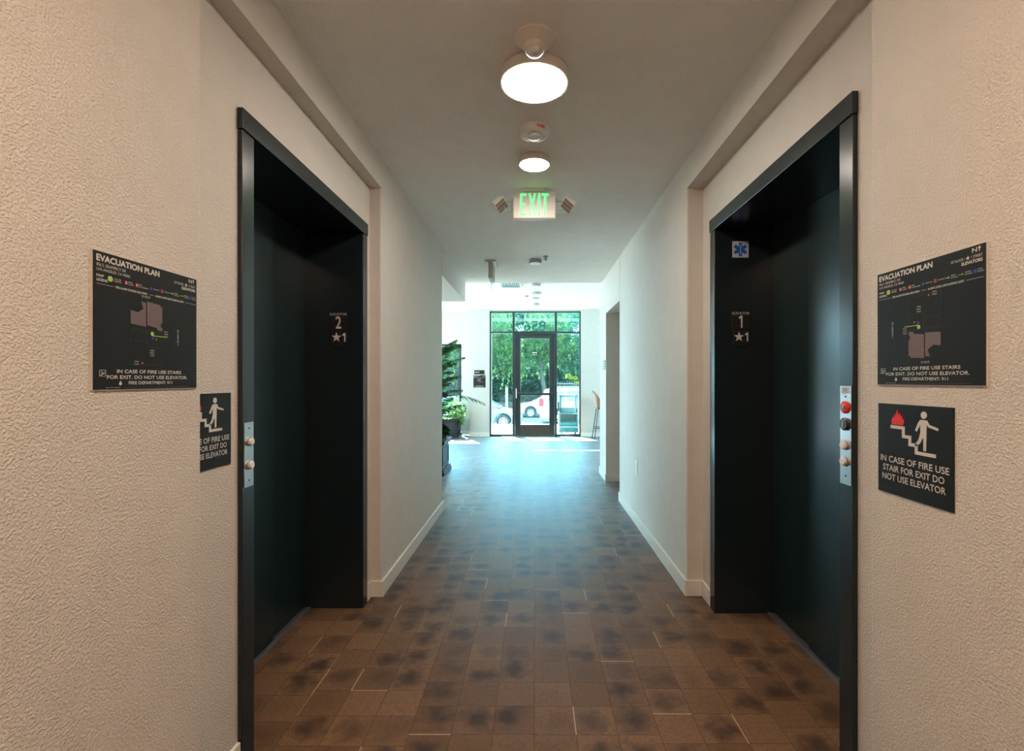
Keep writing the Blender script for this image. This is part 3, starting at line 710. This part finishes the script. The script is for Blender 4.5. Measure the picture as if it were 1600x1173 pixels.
m = MB(); m.tube([(fx(806.6), -.025, fz(607)), (fx(806.6), -.06, fz(607.5)), (fx(806.6), -.06, fz(621.5)), (fx(806.6), -.025, fz(622))], .008, 8); m.build('pull_handle', MT['steel'], root)
# threshold
struct(MB().box((fx(804.6), 10.99, 0), (fx(866.6), 11.13, .012)).build('trim_2', MT['sill']))
root = struct(empty('window_2', (0, 11.42, 0)))
for a, b, c_, d in ((-3.3, -3.25, .25, 2.15), (-1.78, -1.73, .25, 2.15), (-3.3, -1.73, .25, .30), (-3.3, -1.73, 2.10, 2.15), (-2.54, -2.50, .3, 2.1)):
    MB().box((a, -.03, c_), (b, .05, d)).build('frame_bar', MT['alu'], root)
MB().box((-3.25, .0, .3), (-1.78, .006, 2.1)).build('pane', MT['glass'], root)

# ------------------------------------------------------------------ lobby things
def planter(name, loc, size, h, label):
    root = empty(name, loc); tag(root, label, 'planter')
    s = size/2
    m = MB()
    for (r0, z0, z1) in ((s*1.0, 0, .05), (s*.96, .05, .08), (s*.88, .08, h-.07), (s*.94, h-.07, h-.045), (s*1.02, h-.045, h)):
        m.box((-r0, -r0, z0), (r0, r0, z1))
    m.build('body', MT['planter'], root, bevel=.006)
    m = MB()
    for k in range(4):
        R_ = Matrix.Rotation(PI/2*k, 4, 'Z')
        for a, b in (((-s*.78, .12), (-s*.70, h-.1)), ((s*.70, .12), (s*.78, h-.1)), ((-s*.7, .12), (s*.7, .145)), ((-s*.7, h-.125), (s*.7, h-.1))):
            m.box((a[0], -s*.905, a[1]), (b[0], -s*.875, b[1]), R_)
    m.build('panel_moulding', MT['planter'], root)
    MB().box((-s*.93, -s*.93, h-.01), (s*.93, s*.93, h+.002)).build('soil', MT['soil'], root)
    return root
planter('planter_box', (-1.50, 6.72, 0), .58, .47, 'dark panelled planter box standing just past the left wall end')
planter('planter_box', (-1.955, 10.93, 0), .54, .43, 'dark planter box in the far bay below the tall window')

def leaf_cloud(name, m, parent, pts, size, droop=0., aspect=2.0, seedv=0):
    """pts (N,3) leaf centres; each leaf a folded four-vertex blade"""
    g = np.random.default_rng(seedv); N = len(pts)
    d = g.normal(size=(N, 3)); d[:, 2] -= droop*2; d /= np.linalg.norm(d, axis=1)[:, None]
    e = np.cross(d, g.normal(size=(N, 3))); e /= np.linalg.norm(e, axis=1)[:, None]
    sz = size*g.uniform(.6, 1.3, N)[:, None]
    a = pts-d*sz; b = pts+e*sz/aspect; c_ = pts+d*sz; f = pts-e*sz/aspect
    V = np.stack([a, b, c_, f], 1).reshape(-1, 3)
    me = bpy.data.meshes.new(name); me.vertices.add(4*N); me.vertices.foreach_set('co', V.ravel().astype(np.float32))
    me.loops.add(4*N); me.polygons.add(N)
    me.loops.foreach_set('vertex_index', np.arange(4*N, dtype=np.int32)); me.polygons.foreach_set('loop_start', np.arange(0, 4*N, 4, dtype=np.int32)); me.polygons.foreach_set('loop_total', np.full(N, 4, dtype=np.int32))
    me.update(calc_edges=True); me.materials.append(m)
    o = bpy.data.objects.new(name, me); COL.objects.link(o)
    if parent: o.parent = parent
    return o
def blob(n, c_, r, g, shell=.55):
    p = g.normal(size=(n, 3)); p /= np.linalg.norm(p, axis=1)[:, None]
    p *= (g.uniform(shell**3, 1, n)**(1/3))[:, None]
    return p*np.array(r)+np.array(c_)

# palm: arching fronds with paired leaflets, in the nearer planter
root = empty('palm_plant', (-1.50, 6.72, .472)); tag(root, 'tall feathery green palm growing in the nearer planter', 'plant')
m = MB()
for k in range(6):
    a = k*1.05; m.tube([(.05*math.cos(a), .05*math.sin(a), 0), (.09*math.cos(a), .09*math.sin(a), .45), (.12*math.cos(a), .12*math.sin(a), .8)], .014, 6, .008)
m.build('stem', MT['bark'], root)
def frond(az, L, lift, z0, bend, seedv):
    g = random.Random(seedv); m = MB(); pts = []
    for i in range(15):
        t_ = i/14; r = L*t_*math.cos(lift*(1-t_*.3)); z = z0 + L*(math.sin(lift)*t_ - bend*t_*t_)
        pts.append(Vector((r*math.cos(az), r*math.sin(az), z)))
    m.tube(pts, .005, 5, .0015)
    for i in range(2, 30):
        t_ = i/30; f = t_*14; j = min(int(f), 13); p = pts[j].lerp(pts[j+1], f-j); d = (pts[j+1]-pts[j]).normalized()
        side = d.cross(Vector((0, 0, 1))).normalized()
        ln = .21*math.sin(PI*min(1, t_*.8+.16))*g.uniform(.85, 1.1)
        for sg in (-1, 1):
            q_ = (side*sg*.8 + d*.7 + Vector((0, 0, -.18+g.uniform(-.12, .12)))).normalized()
            tip = p+q_*ln + Vector((0, 0, -.03)); mid = p+q_*ln*.5; wv = d*.007
            m.quad(p-wv*.4, mid-wv, tip, mid+wv)
    return m
specs = [(i*2.4, .60+.12*math.sin(i*1.7), 1.0+.08*(i % 6), .18+.105*(i % 9), .35+.08*(i % 3)) for i in range(54)]
specs += [(.12, .88, .55, .50, .55), (-.35, .60, 1.05, .98, .25), (.5, .55, 1.0, .80, .35), (-.1, .60, .9, .65, .4), (.1, .58, .8, .5, .4), (-.6, .6, 1.1, .85, .3), (.3, .6, 1.15, 1.0, .25)]
for i, (az, L_, lift, z0, bend) in enumerate(specs):
    frond(az, L_, lift, z0, bend, i).build('frond', MT['palm'], root)
g = np.random.default_rng(5)
root = empty('leafy_shrub', (-1.50, 6.72, .472)); tag(root, 'low dark green leafy plant at the foot of the palm', 'plant')
leaf_cloud('foliage', MT['shrub'], root, blob(900, (.05, 0, .10), (.25, .25, .13), g), .035, .2, 1.5, 3)
root = empty('leafy_plant', (-1.955, 10.93, .432)); tag(root, 'bushy bright green leafy plant in the far planter box', 'plant')
leaf_cloud('foliage', MT['pothos'], root, np.vstack([blob(330, (.05, 0, .20), (.36, .28, .27), g, .2), blob(110, (.24, -.1, .02), (.17, .15, .20), g, .2)]), .045, .35, 1.3, 4)
m = MB()
for k in range(9):
    a = k*.7; m.tube([(.03*math.cos(a), .03*math.sin(a), 0), (.18*math.cos(a), .18*math.sin(a), .28)], .006, 5)
m.build('stem', MT['palm'], root)

# bar stool: bucket shell, four legs, foot ring
root = empty('bar_stool', (1.53, 10.62, 0), 0); tag(root, 'tan leather bucket bar stool on thin black legs at the right of the lobby', 'stool')
m = MB(); nu, nv = 20, 15; grid = []
for i in range(nu+1):
    t_ = i/nu; row = []
    for j in range(nv+1):
        w_ = -1+2*j/nv
        if t_ < .5:
            q_ = t_/.5; x = .22-.40*q_; z = .70-.03*math.sin(PI*q_*.8)+.05*abs(w_)**3*q_; y = w_*(.19+.03*q_)
        else:
            q_ = (t_-.5)/.5; x = -.18-.075*q_ + .13*abs(w_)**2.2*(1-.35*q_); z = .70+.05*abs(w_)**3*(1-q_)+.36*q_**.9-.10*abs(w_)**2.5*q_; y = w_*(.22+.01*math.sin(PI*q_)-.03*q_)
        row.append(m.bm.verts.new((x, y, z)))
    grid.append(row)
for i in range(nu):
    for j in range(nv): m.bm.faces.new((grid[i][j], grid[i][j+1], grid[i+1][j+1], grid[i+1][j]))
o = m.build('seat_shell', MT['tan'], root, smooth=True); md = o.modifiers.new('thick', 'SOLIDIFY'); md.thickness = .025; md.offset = 0
cush = MB(); cush.box((-.16, -.17, .70), (.20, .17, .735)); cush.build('seat_cushion', MT['tan'], root, bevel=.015, seg=3)
MB().box((-.15, -.15, .655), (.17, .15, .672)).build('seat_frame', MT['black'], root)
for sx in (-1, 1):
    for sy in (-1, 1): MB().tube([(.01+sx*.15, sy*.14, .66), (.01+sx*.235, sy*.215, 0)], .011, 8, .009).build('leg', MT['black'], root)
m = MB(); c4 = [(.01-.21, -.19), (.01+.21, -.19), (.01+.21, .19), (.01-.21, .19)]
for k in range(4): m.tube([(*c4[k], .24), (*c4[(k+1) % 4], .24)], .008, 8)
m.build('foot_rest', MT['black'], root)

# ------------------------------------------------------------------ outside
ZS = -.90
struct(MB().box((-22, 11.13, -.95), (22, 14.45, -.03)).build('terrace', MT['concrete']))
struct(MB().box((-22, -4, -.95), (-6.45, 11.13, -.03)).build('side_terrace', MT['concrete'])); struct(MB().box((5.45, -4, -.95), (22, 11.13, -.03)).build('side_terrace', MT['concrete']))
struct(MB().box((-60, 14.45, -1.1), (60, 90, ZS)).build('street', MT['asphalt']))
c = MB(); c.box((-1.6, 11.50, 3.12), (1.8, 12.87, 3.16)); struct(c.build('sun_block_slab', MT['ext']))        # unseen canopy slab, added to block the sun and shape the floor patches
c = MB(); c.box((-1.58, 11.1, 3.12), (-1.52, 11.5, 3.16)); c.box((1.7, 11.1, 3.12), (1.76, 11.5, 3.16)); c.box((-6.4, 11.2, ZL+.16), (-1.7, 11.6, 3.35)); c.box((1.9, 11.2, ZL+.16), (5.4, 11.6, 3.35)); struct(c.build('trim_4', MT['ext']))
# low bank under the hedge
struct(MB().box((-20, 31.2, ZS), (20, 33.5, -.15)).build('bank', MT['bank']))

def car(loc, heading, P, paint, label, name='car', roofrack=False):
    """P: side profile dict in metres, x from rear (0) to front (L)"""
    root = empty(name, loc); tag(root, label, 'car'); root.rotation_euler = (0, 0, heading)
    L_, Wd = P['L'], P['W']; hw = Wd/2
    def side(M_pts): return M_pts
    RX = frame_mat((0, 0, 0), (1, 0, 0), (0, -1, 0))
    def shift(p): return [(x-L_/2, z) for x, z in p]
    body = MB(); wheels = P['wheels']; R_ = P['R']
    low = [(x, z) for x, z in P['lower']]
    bottom = []
    zb = P['zb']
    for wx in wheels:                                 # wheel arches cut in the lower edge
        for k in range(9):
            a = PI-PI*k/8; bottom.append((wx+(R_+.06)*math.cos(a)*1.0, max(zb, R_+(R_+.06)*math.sin(a)) if k not in (0, 8) else zb))
    pts = shift([(low[0][0], zb)] + bottom + [(low[-1][0], zb)] + low[::-1][:-1] + [low[0]])
    pts = [p for i, p in enumerate(pts) if i == 0 or p != pts[i-1]]
    body.prism(pts, -hw, hw, RX)
    b = body.build('body', paint, root, bevel=.05, seg=3); smooth_by_angle(b, 35)
    gh = P['house']; n = len(gh); m = MB(); zlo = min(z for x, z in gh); zhi = max(z for x, z in gh)
    def inset(z): return hw-.04-.17*(z-zlo)/(zhi-zlo)
    A = [m.bm.verts.new((x-L_/2, -inset(z), z)) for x, z in gh]; B = [m.bm.verts.new((x-L_/2, inset(z), z)) for x, z in gh]
    m.bm.faces.new(A); m.bm.faces.new(B[::-1])
    for i in range(n): m.bm.faces.new((A[i], B[i], B[(i+1) % n], A[(i+1) % n]))
    b2 = m.build('cabin', paint, root, bevel=.04, seg=3); smooth_by_angle(b2, 35)
    for win in P['windows']:
        for sg in (-1, 1):
            m = MB(); m.quad(*[(x-L_/2, sg*(inset(z)+.006), z) for x, z in win]); o = m.build('side_window', MT['carglass'], root)
            md = o.modifiers.new('thick', 'SOLIDIFY'); md.thickness = .012; md.offset = 0
    for (x0, z0, x1, z1), nm in ((P['wind'], 'windscreen'), (P['back'], 'rear_window')):
        y0, y1 = inset(z0)-.10, inset(z1)-.08
        dx, dz = x1-x0, z1-z0; ln = math.hypot(dx, dz); nx, nz = (dz/ln, -dx/ln) if nm == 'windscreen' else (-dz/ln, dx/ln)
        if nz < 0: nx, nz = -nx, -nz
        k = .008; m = MB(); m.quad((x0-L_/2+nx*k, -y0, z0+nz*k), (x0-L_/2+nx*k, y0, z0+nz*k), (x1-L_/2+nx*k, y1, z1+nz*k), (x1-L_/2+nx*k, -y1, z1+nz*k))
        o = m.build(nm, MT['carglass'], root); md = o.modifiers.new('thick', 'SOLIDIFY'); md.thickness = .012; md.offset = 0
    for wx in wheels:
        for sg in (-1, 1):
            Mw = T(wx-L_/2, sg*(hw-.11), R_) @ Matrix.Rotation(-sg*PI/2, 4, 'X')
            wh = smooth_by_angle(MB().lathe([(R_*.62, -.10), (R_*.93, -.11), (R_, -.08), (R_, .08), (R_*.93, .11), (R_*.64, .10), (R_*.62, .05)], 32, Mw).build('wheel', MT['tyre'], root))
            rm = MB(); rm.lathe([(R_*.66, .03), (R_*.66, .095), (R_*.58, .09), (R_*.56, .06)], 32, Mw, cap=False); rm.lathe([(R_*.16, .05), (R_*.16, .10)], 16, Mw)
            for k in range(8):
                rm.box((R_*.12, -R_*.055, .06), (R_*.62, R_*.055, .09), Mw @ Matrix.Rotation(2*PI*k/8, 4, 'Z'))
            rm.build('rim', MT['rim'], wh)
    for sg in (-1, 1):
        x, z0, z1, lx = P['tail']; MB().box((x-L_/2, sg*(hw-.10), z0), (x+lx-L_/2, sg*(hw+.012), z1)).build('tail_light', MT['tail'], root, bevel=.02)
        x, z0, z1, lx = P['headl']; MB().box((x-lx-L_/2, sg*(hw-.16), z0), (x-L_/2, sg*(hw+.010), z1)).build('headlight', MT['head'], root, bevel=.03)
        x, z = P['mirror']; MB().box((x-L_/2, sg*(hw+.0), z), (x+.12-L_/2, sg*(hw+.16), z+.12)).build('wing_mirror', paint, root, bevel=.03)
        for x, z in P['handles']: MB().box((x-L_/2, sg*(hw-.01), z), (x+.18-L_/2, sg*(hw+.02), z+.03)).build('door_handle', paint, root, bevel=.008)
    m = MB(); m.box((P['L']-.12-L_/2, -.55, zb+.10), (P['L']+.012-L_/2, .55, zb+.26)); m.build('grille', MT['black'], root, bevel=.01)
    m = MB()
    for x in P['seams']:
        for sg in (-1, 1): m.box((x-.004-L_/2, sg*(hw-.005), zb+.1), (x+.004-L_/2, sg*(hw+.002), P['belt']))
    m.build('door_seams', MT['black'], root)
    if roofrack:
        m = MB()
        for sg in (-1, 1): m.tube([(.6-L_/2, sg*.55, zhi-.01), (.75-L_/2, sg*.55, zhi+.06), (2.9-L_/2, sg*.55, zhi+.06), (3.05-L_/2, sg*.55, zhi-.01)], .018, 6)
        for x in (1.0, 2.5): m.tube([(x-L_/2, -.55, zhi+.06), (x-L_/2, .55, zhi+.06)], .015, 6)
        m.build('roof_rack', MT['fence'], root)
    return root
HATCH = dict(L=4.3, W=1.76, zb=.22, R=.31, wheels=(.85, 3.45), lower=[(.02, .35), (.0, .75), (.08, .98), (1.2, .95), (3.05, .94), (3.9, .80), (4.22, .66), (4.3, .42)],
    house=[(.10, .96), (.55, 1.38), (1.3, 1.47), (2.2, 1.45), (2.6, 1.36), (3.35, .93)], windows=[[(.75, 1.00), (.95, 1.33), (1.55, 1.38), (1.6, 1.00)], [(1.68, 1.00), (1.63, 1.38), (2.3, 1.36), (2.95, 1.00)]],
    wind=(3.22, .99, 2.62, 1.34), back=(.20, 1.05, .50, 1.33), tail=(-.01, .70, .95, .25), headl=(4.2, .60, .76, .40), mirror=(2.75, 1.0), handles=[(.95, .86), (1.95, .86)], seams=[1.62, 2.85, .75], belt=.93)
SUV = dict(L=4.75, W=1.86, zb=.26, R=.36, wheels=(.95, 3.75), lower=[(.03, .40), (.0, .85), (.06, 1.12), (1.5, 1.10), (3.55, 1.08), (4.45, .98), (4.70, .80), (4.75, .45)],
    house=[(.08, 1.08), (.28, 1.68), (.6, 1.78), (2.7, 1.80), (3.0, 1.72), (3.75, 1.06)], windows=[[(.38, 1.14), (.52, 1.60), (1.25, 1.64), (1.25, 1.14)], [(1.38, 1.14), (1.38, 1.65), (2.1, 1.65), (2.15, 1.14)], [(2.25, 1.14), (2.22, 1.65), (2.85, 1.62), (3.35, 1.14)]],
    wind=(3.62, 1.14, 3.05, 1.66), back=(.12, 1.16, .28, 1.62), tail=(-.012, .88, 1.28, .22), headl=(4.66, .72, .90, .40), mirror=(3.0, 1.12), handles=[(1.5, .98), (2.4, .98)], seams=[1.32, 2.2, 3.3], belt=1.07)
# left: silver-blue car pointing right
car(((786-835)/34.6-(3.45-2.15), 22.6, ZS), 0, HATCH, MT['carblue'], 'silver blue car parked nearest, seen through the left glass pane')
# centre: white hatchback pointing left (front wheel behind the door glass)
car(((829-835)/26.8+(3.45-2.15), 28.9, ZS), PI, HATCH, MT['carwhite'], 'white hatchback whose front wheel shows through the lower door glass')
# right: white SUV pointing right, tail light visible through the door
car(((843-835)/31.2+2.375, 24.9, ZS), 0, SUV, MT['carwhite'], 'white tall car with a red tail light and roof rack, right of the door glass', roofrack=True)
# white van far left, seen through the tall side window
car((-9.8, 26.5, ZS), 0, SUV, MT['carwhite'], 'white car far left, glimpsed through the tall window behind the plants')

# newspaper rack
root = empty('newspaper_rack', (.83, 11.78, -.03)); tag(root, 'teal metal newspaper rack outside the right glass pane', 'newspaper rack')
hw_, dp, ht = .235, .20, .965
m = MB(); m.box((-hw_, -dp, .06), (-hw_+.035, dp, .52)); m.box((hw_-.035, -dp, .06), (hw_, dp, .52)); m.box((-hw_, -dp, .06), (hw_, dp, .10)); m.box((-hw_, -dp, .50), (hw_, dp, .54)); m.box((-hw_, dp-.02, .06), (hw_, dp, .52))
m.build('lower_cabinet', MT['teal'], root, bevel=.006)
m = MB(); m.box((-hw_+.01, -dp*.8, .54), (-hw_+.065, dp*.8, ht)); m.box((hw_-.065, -dp*.8, .54), (hw_-.01, dp*.8, ht)); m.box((-hw_+.01, -dp*.8, .54), (hw_-.01, dp*.8, .66)); m.box((-hw_+.01, -dp*.8, ht-.05), (hw_-.01, dp*.8, ht))
m.build('display_hood', MT['teal'], root, bevel=.012)
MB().box((-hw_+.035, -dp+.03, .10), (hw_-.035, dp-.03, .30)).build('paper_stack', MT['tealdark'], root)
MB().box((-hw_+.035, -dp+.004, .10), (hw_-.035, -dp+.010, .50)).build('door_window', MT['glass'], root)
m = MB(); m.box((-hw_, -dp-.012, .185), (hw_, -dp+.0, .205)); m.build('rail', MT['pole'], root)
for sx in (-1, 1): MB().box((sx*.17-.02, -.12, 0), (sx*.17+.02, .12, .06)).build('foot', MT['tealdark'], root)
m = MB(); m.box((-hw_-.03, -.04, .62), (-hw_+.012, .04, .80)); m.build('coin_box', MT['black'], root, bevel=.004)

# sign pole by the kerb
root = empty('street_pole', ((791.7-835)/28.8, 26.0, ZS)); tag(root, 'pale bare pole standing in front of the ivy hedge', 'pole')
MB().lathe([(.065, 0), (.065, 1.78), (.05, 1.80)], 16).build('post', MT['pole'], root)
# picket fence behind the tall white car
root = empty('picket_fence', (2.35, 30.4, ZS)); tag(root, 'grey metal picket fence behind the white tall car', 'fence')
m = MB(); m.box((-1.2, -.02, .35), (3.6, .02, .40)); m.box((-1.2, -.02, 1.95), (3.6, .02, 2.0)); m.build('rail', MT['fence'], root)
for k in range(33): MB().box((-1.2+.15*k, -.012, .02), (-1.176+.15*k, .012, 2.12)).build('picket', MT['fence'], root)

# ivy hedge, trees
g = np.random.default_rng(21)
root = empty('ivy_hedge', (0, 32.2, -.15)); tag(root, 'long dark ivy hedge behind the parked cars', 'hedge')
P = np.column_stack([g.uniform(-11, 9, 26000), g.uniform(-.7, .9, 26000), g.uniform(0, 2.9, 26000)])
P[:, 1] -= .35*np.sin(P[:, 0]*1.9+P[:, 2]*1.3)
leaf_cloud('foliage', MT['leafH'], root, P, .085, .3, 1.5, 8)
MB().box((-11, .5, 0), (9, 1.0, 2.6)).build('woody_core', MT['bark'], root)
def tree(loc, trunk, blobs, m, label, size, droop, seedv, name='tree', strands=0):
    root = empty(name, loc); tag(root, label, 'tree', None); gg = np.random.default_rng(seedv)
    tb = MB(); tb.tube(trunk, .20, 10, .09)
    for b in blobs[:6]:
        c_ = Vector(b[1]); st = Vector(trunk[-2]); tb.tube([st, st.lerp(c_, .5)+Vector((0, 0, .3)), c_], .07, 6, .02)
    tb.build('trunk', MT['bark'], root)
    pts = [blob(n, c_, r, gg, .35) for n, c_, r in blobs]
    for k in range(strands):                          # hanging willow-like sprays
        b = blobs[gg.integers(len(blobs))]; a = gg.uniform(0, 2*PI); rr = gg.uniform(.4, 1)
        top = np.array(b[1])+np.array([b[2][0]*math.cos(a)*rr, b[2][1]*math.sin(a)*rr, -b[2][2]*.1]); ln = gg.uniform(.8, 2.2)
        n = int(ln*22); t_ = gg.uniform(0, 1, n)
        pts.append(top+np.column_stack([.12*np.sin(t_*3+a)+gg.normal(0, .05, n), gg.normal(0, .05, n), -t_*ln]))
    leaf_cloud('foliage', m, root, np.vstack(pts), size, droop, 2.2, seedv)
    return root
tree((-3.2, 29.8, ZS), [(0, 0, 0), (.2, 0, 1.6), (.1, .1, 3.0), (.3, 0, 4.4)], [(3500, (.2, 0, 4.6), (2.0, 1.3, 1.5)), (2600, (1.4, -.3, 3.9), (1.2, .9, 1.2)), (2600, (-1.3, .2, 4.2), (1.3, 1, 1.2)), (1800, (.5, 0, 6.0), (1.6, 1.1, 1.0))],
     MT['leafA'], 'yellow green weeping tree filling the left glass panes', .085, 1.0, 31, strands=130)
tree((.9, 30.6, ZS), [(0, 0, 0), (-.25, 0, 1.5), (-.5, 0, 2.9), (-.2, 0, 4.5)], [(3600, (-.3, 0, 4.8), (1.7, 1.2, 1.5)), (2200, (-1.2, -.2, 4.4), (1.1, .8, 1.0)), (2400, (.8, -.2, 4.2), (1.0, .8, 1.1)), (1800, (0, 0, 6.2), (1.6, 1.1, .9))],
     MT['leafA'], 'leaning leafy tree with a pale trunk behind the door glass', .08, .7, 32, strands=70)
tree((3.9, 31.0, ZS), [(0, 0, 0), (-.1, 0, 1.6), (0, 0, 3.0), (.1, 0, 4.5)], [(4200, (-.6, 0, 4.7), (1.9, 1.2, 1.9)), (2600, (-1.4, -.3, 3.3), (1.0, .8, .9)), (2600, (1.2, -.2, 4.0), (1.4, .8, 1.4)), (1800, (0, 0, 6.3), (1.9, 1.1, .9))],
     MT['leafB'], 'blue green bushy tree behind the right glass pane', .085, .3, 33)
tree((-8.6, 32.0, ZS), [(0, 0, 0), (-.1, 0, 1.6), (0, 0, 3.0), (.1, 0, 4.5)], [(4200, (.4, 0, 4.9), (2.3, 1.2, 1.5)), (2600, (2.6, -.3, 4.9), (1.6, .8, 1.2)), (2200, (-1.6, -.2, 4.3), (1.4, .8, 1.4))],
     MT['leafA'], 'yellow green tree beyond the tall side window', .09, .5, 34)
for k, (x, y, hgt, sz) in enumerate(((-5.2, 36, 8.0, 3.2), (-.8, 37, 7.6, 3.0), (3.4, 37, 7.8, 3.3))):
    tree((x, y, ZS), [(0, 0, 0), (0, 0, 2), (.1, 0, 4), (0, 0, 5.5)], [(11000, (0, 0, hgt-2.0), (sz, 1.5, 2.6)), (5000, (.6, 0, 3.0), (sz*.9, 1.3, 1.8))], MT['leafB'],
         ('dense green tree at the back, left of the weeping trees', 'dense green tree at the back behind the door', 'dense green tree at the back on the right')[k], .15, .2, 40+k)
root = empty('street_shrub', (1.9, 27.6, ZS)); tag(root, 'small shrub with bright yellow leaves above the white car roof', 'shrub')
leaf_cloud('foliage', MT['leafY'], root, np.vstack([blob(90, (.35, 0, 2.3), (.28, .2, .16), g, .1), blob(70, (.05, 0, 2.45), (.2, .2, .14), g, .1), blob(50, (.55, 0, 2.05), (.2, .15, .12), g, .1)]), .05, .2, 1.6, 9)
MB().tube([(.3, 0, 0), (.28, 0, 1.4), (.3, 0, 2.3)], .02, 6, .01).build('stem', MT['bark'], root)

# ------------------------------------------------------------------ groups of look-alikes
GROUPS = {'ceiling_light': 'round ceiling lights in a row', 'evacuation_plan_sign': 'evacuation plan signs', 'fire_stair_sign': 'fire stair signs', 'elevator_call_panel': 'elevator call panels',
    'elevator_entrance': 'elevator entrances', 'elevator_number_sign': 'elevator number signs', 'tree': 'trees across the street', 'car': 'parked cars', 'planter_box': 'lobby planter boxes',
    'smoke_detector': 'lobby smoke detectors', 'fire_alarm_strobe': 'round ceiling alarms'}
for o in COL.objects:
    k = o.name.split('.')[0]
    if o.parent is None and 'category' in o and k in GROUPS: o['group'] = GROUPS[k]
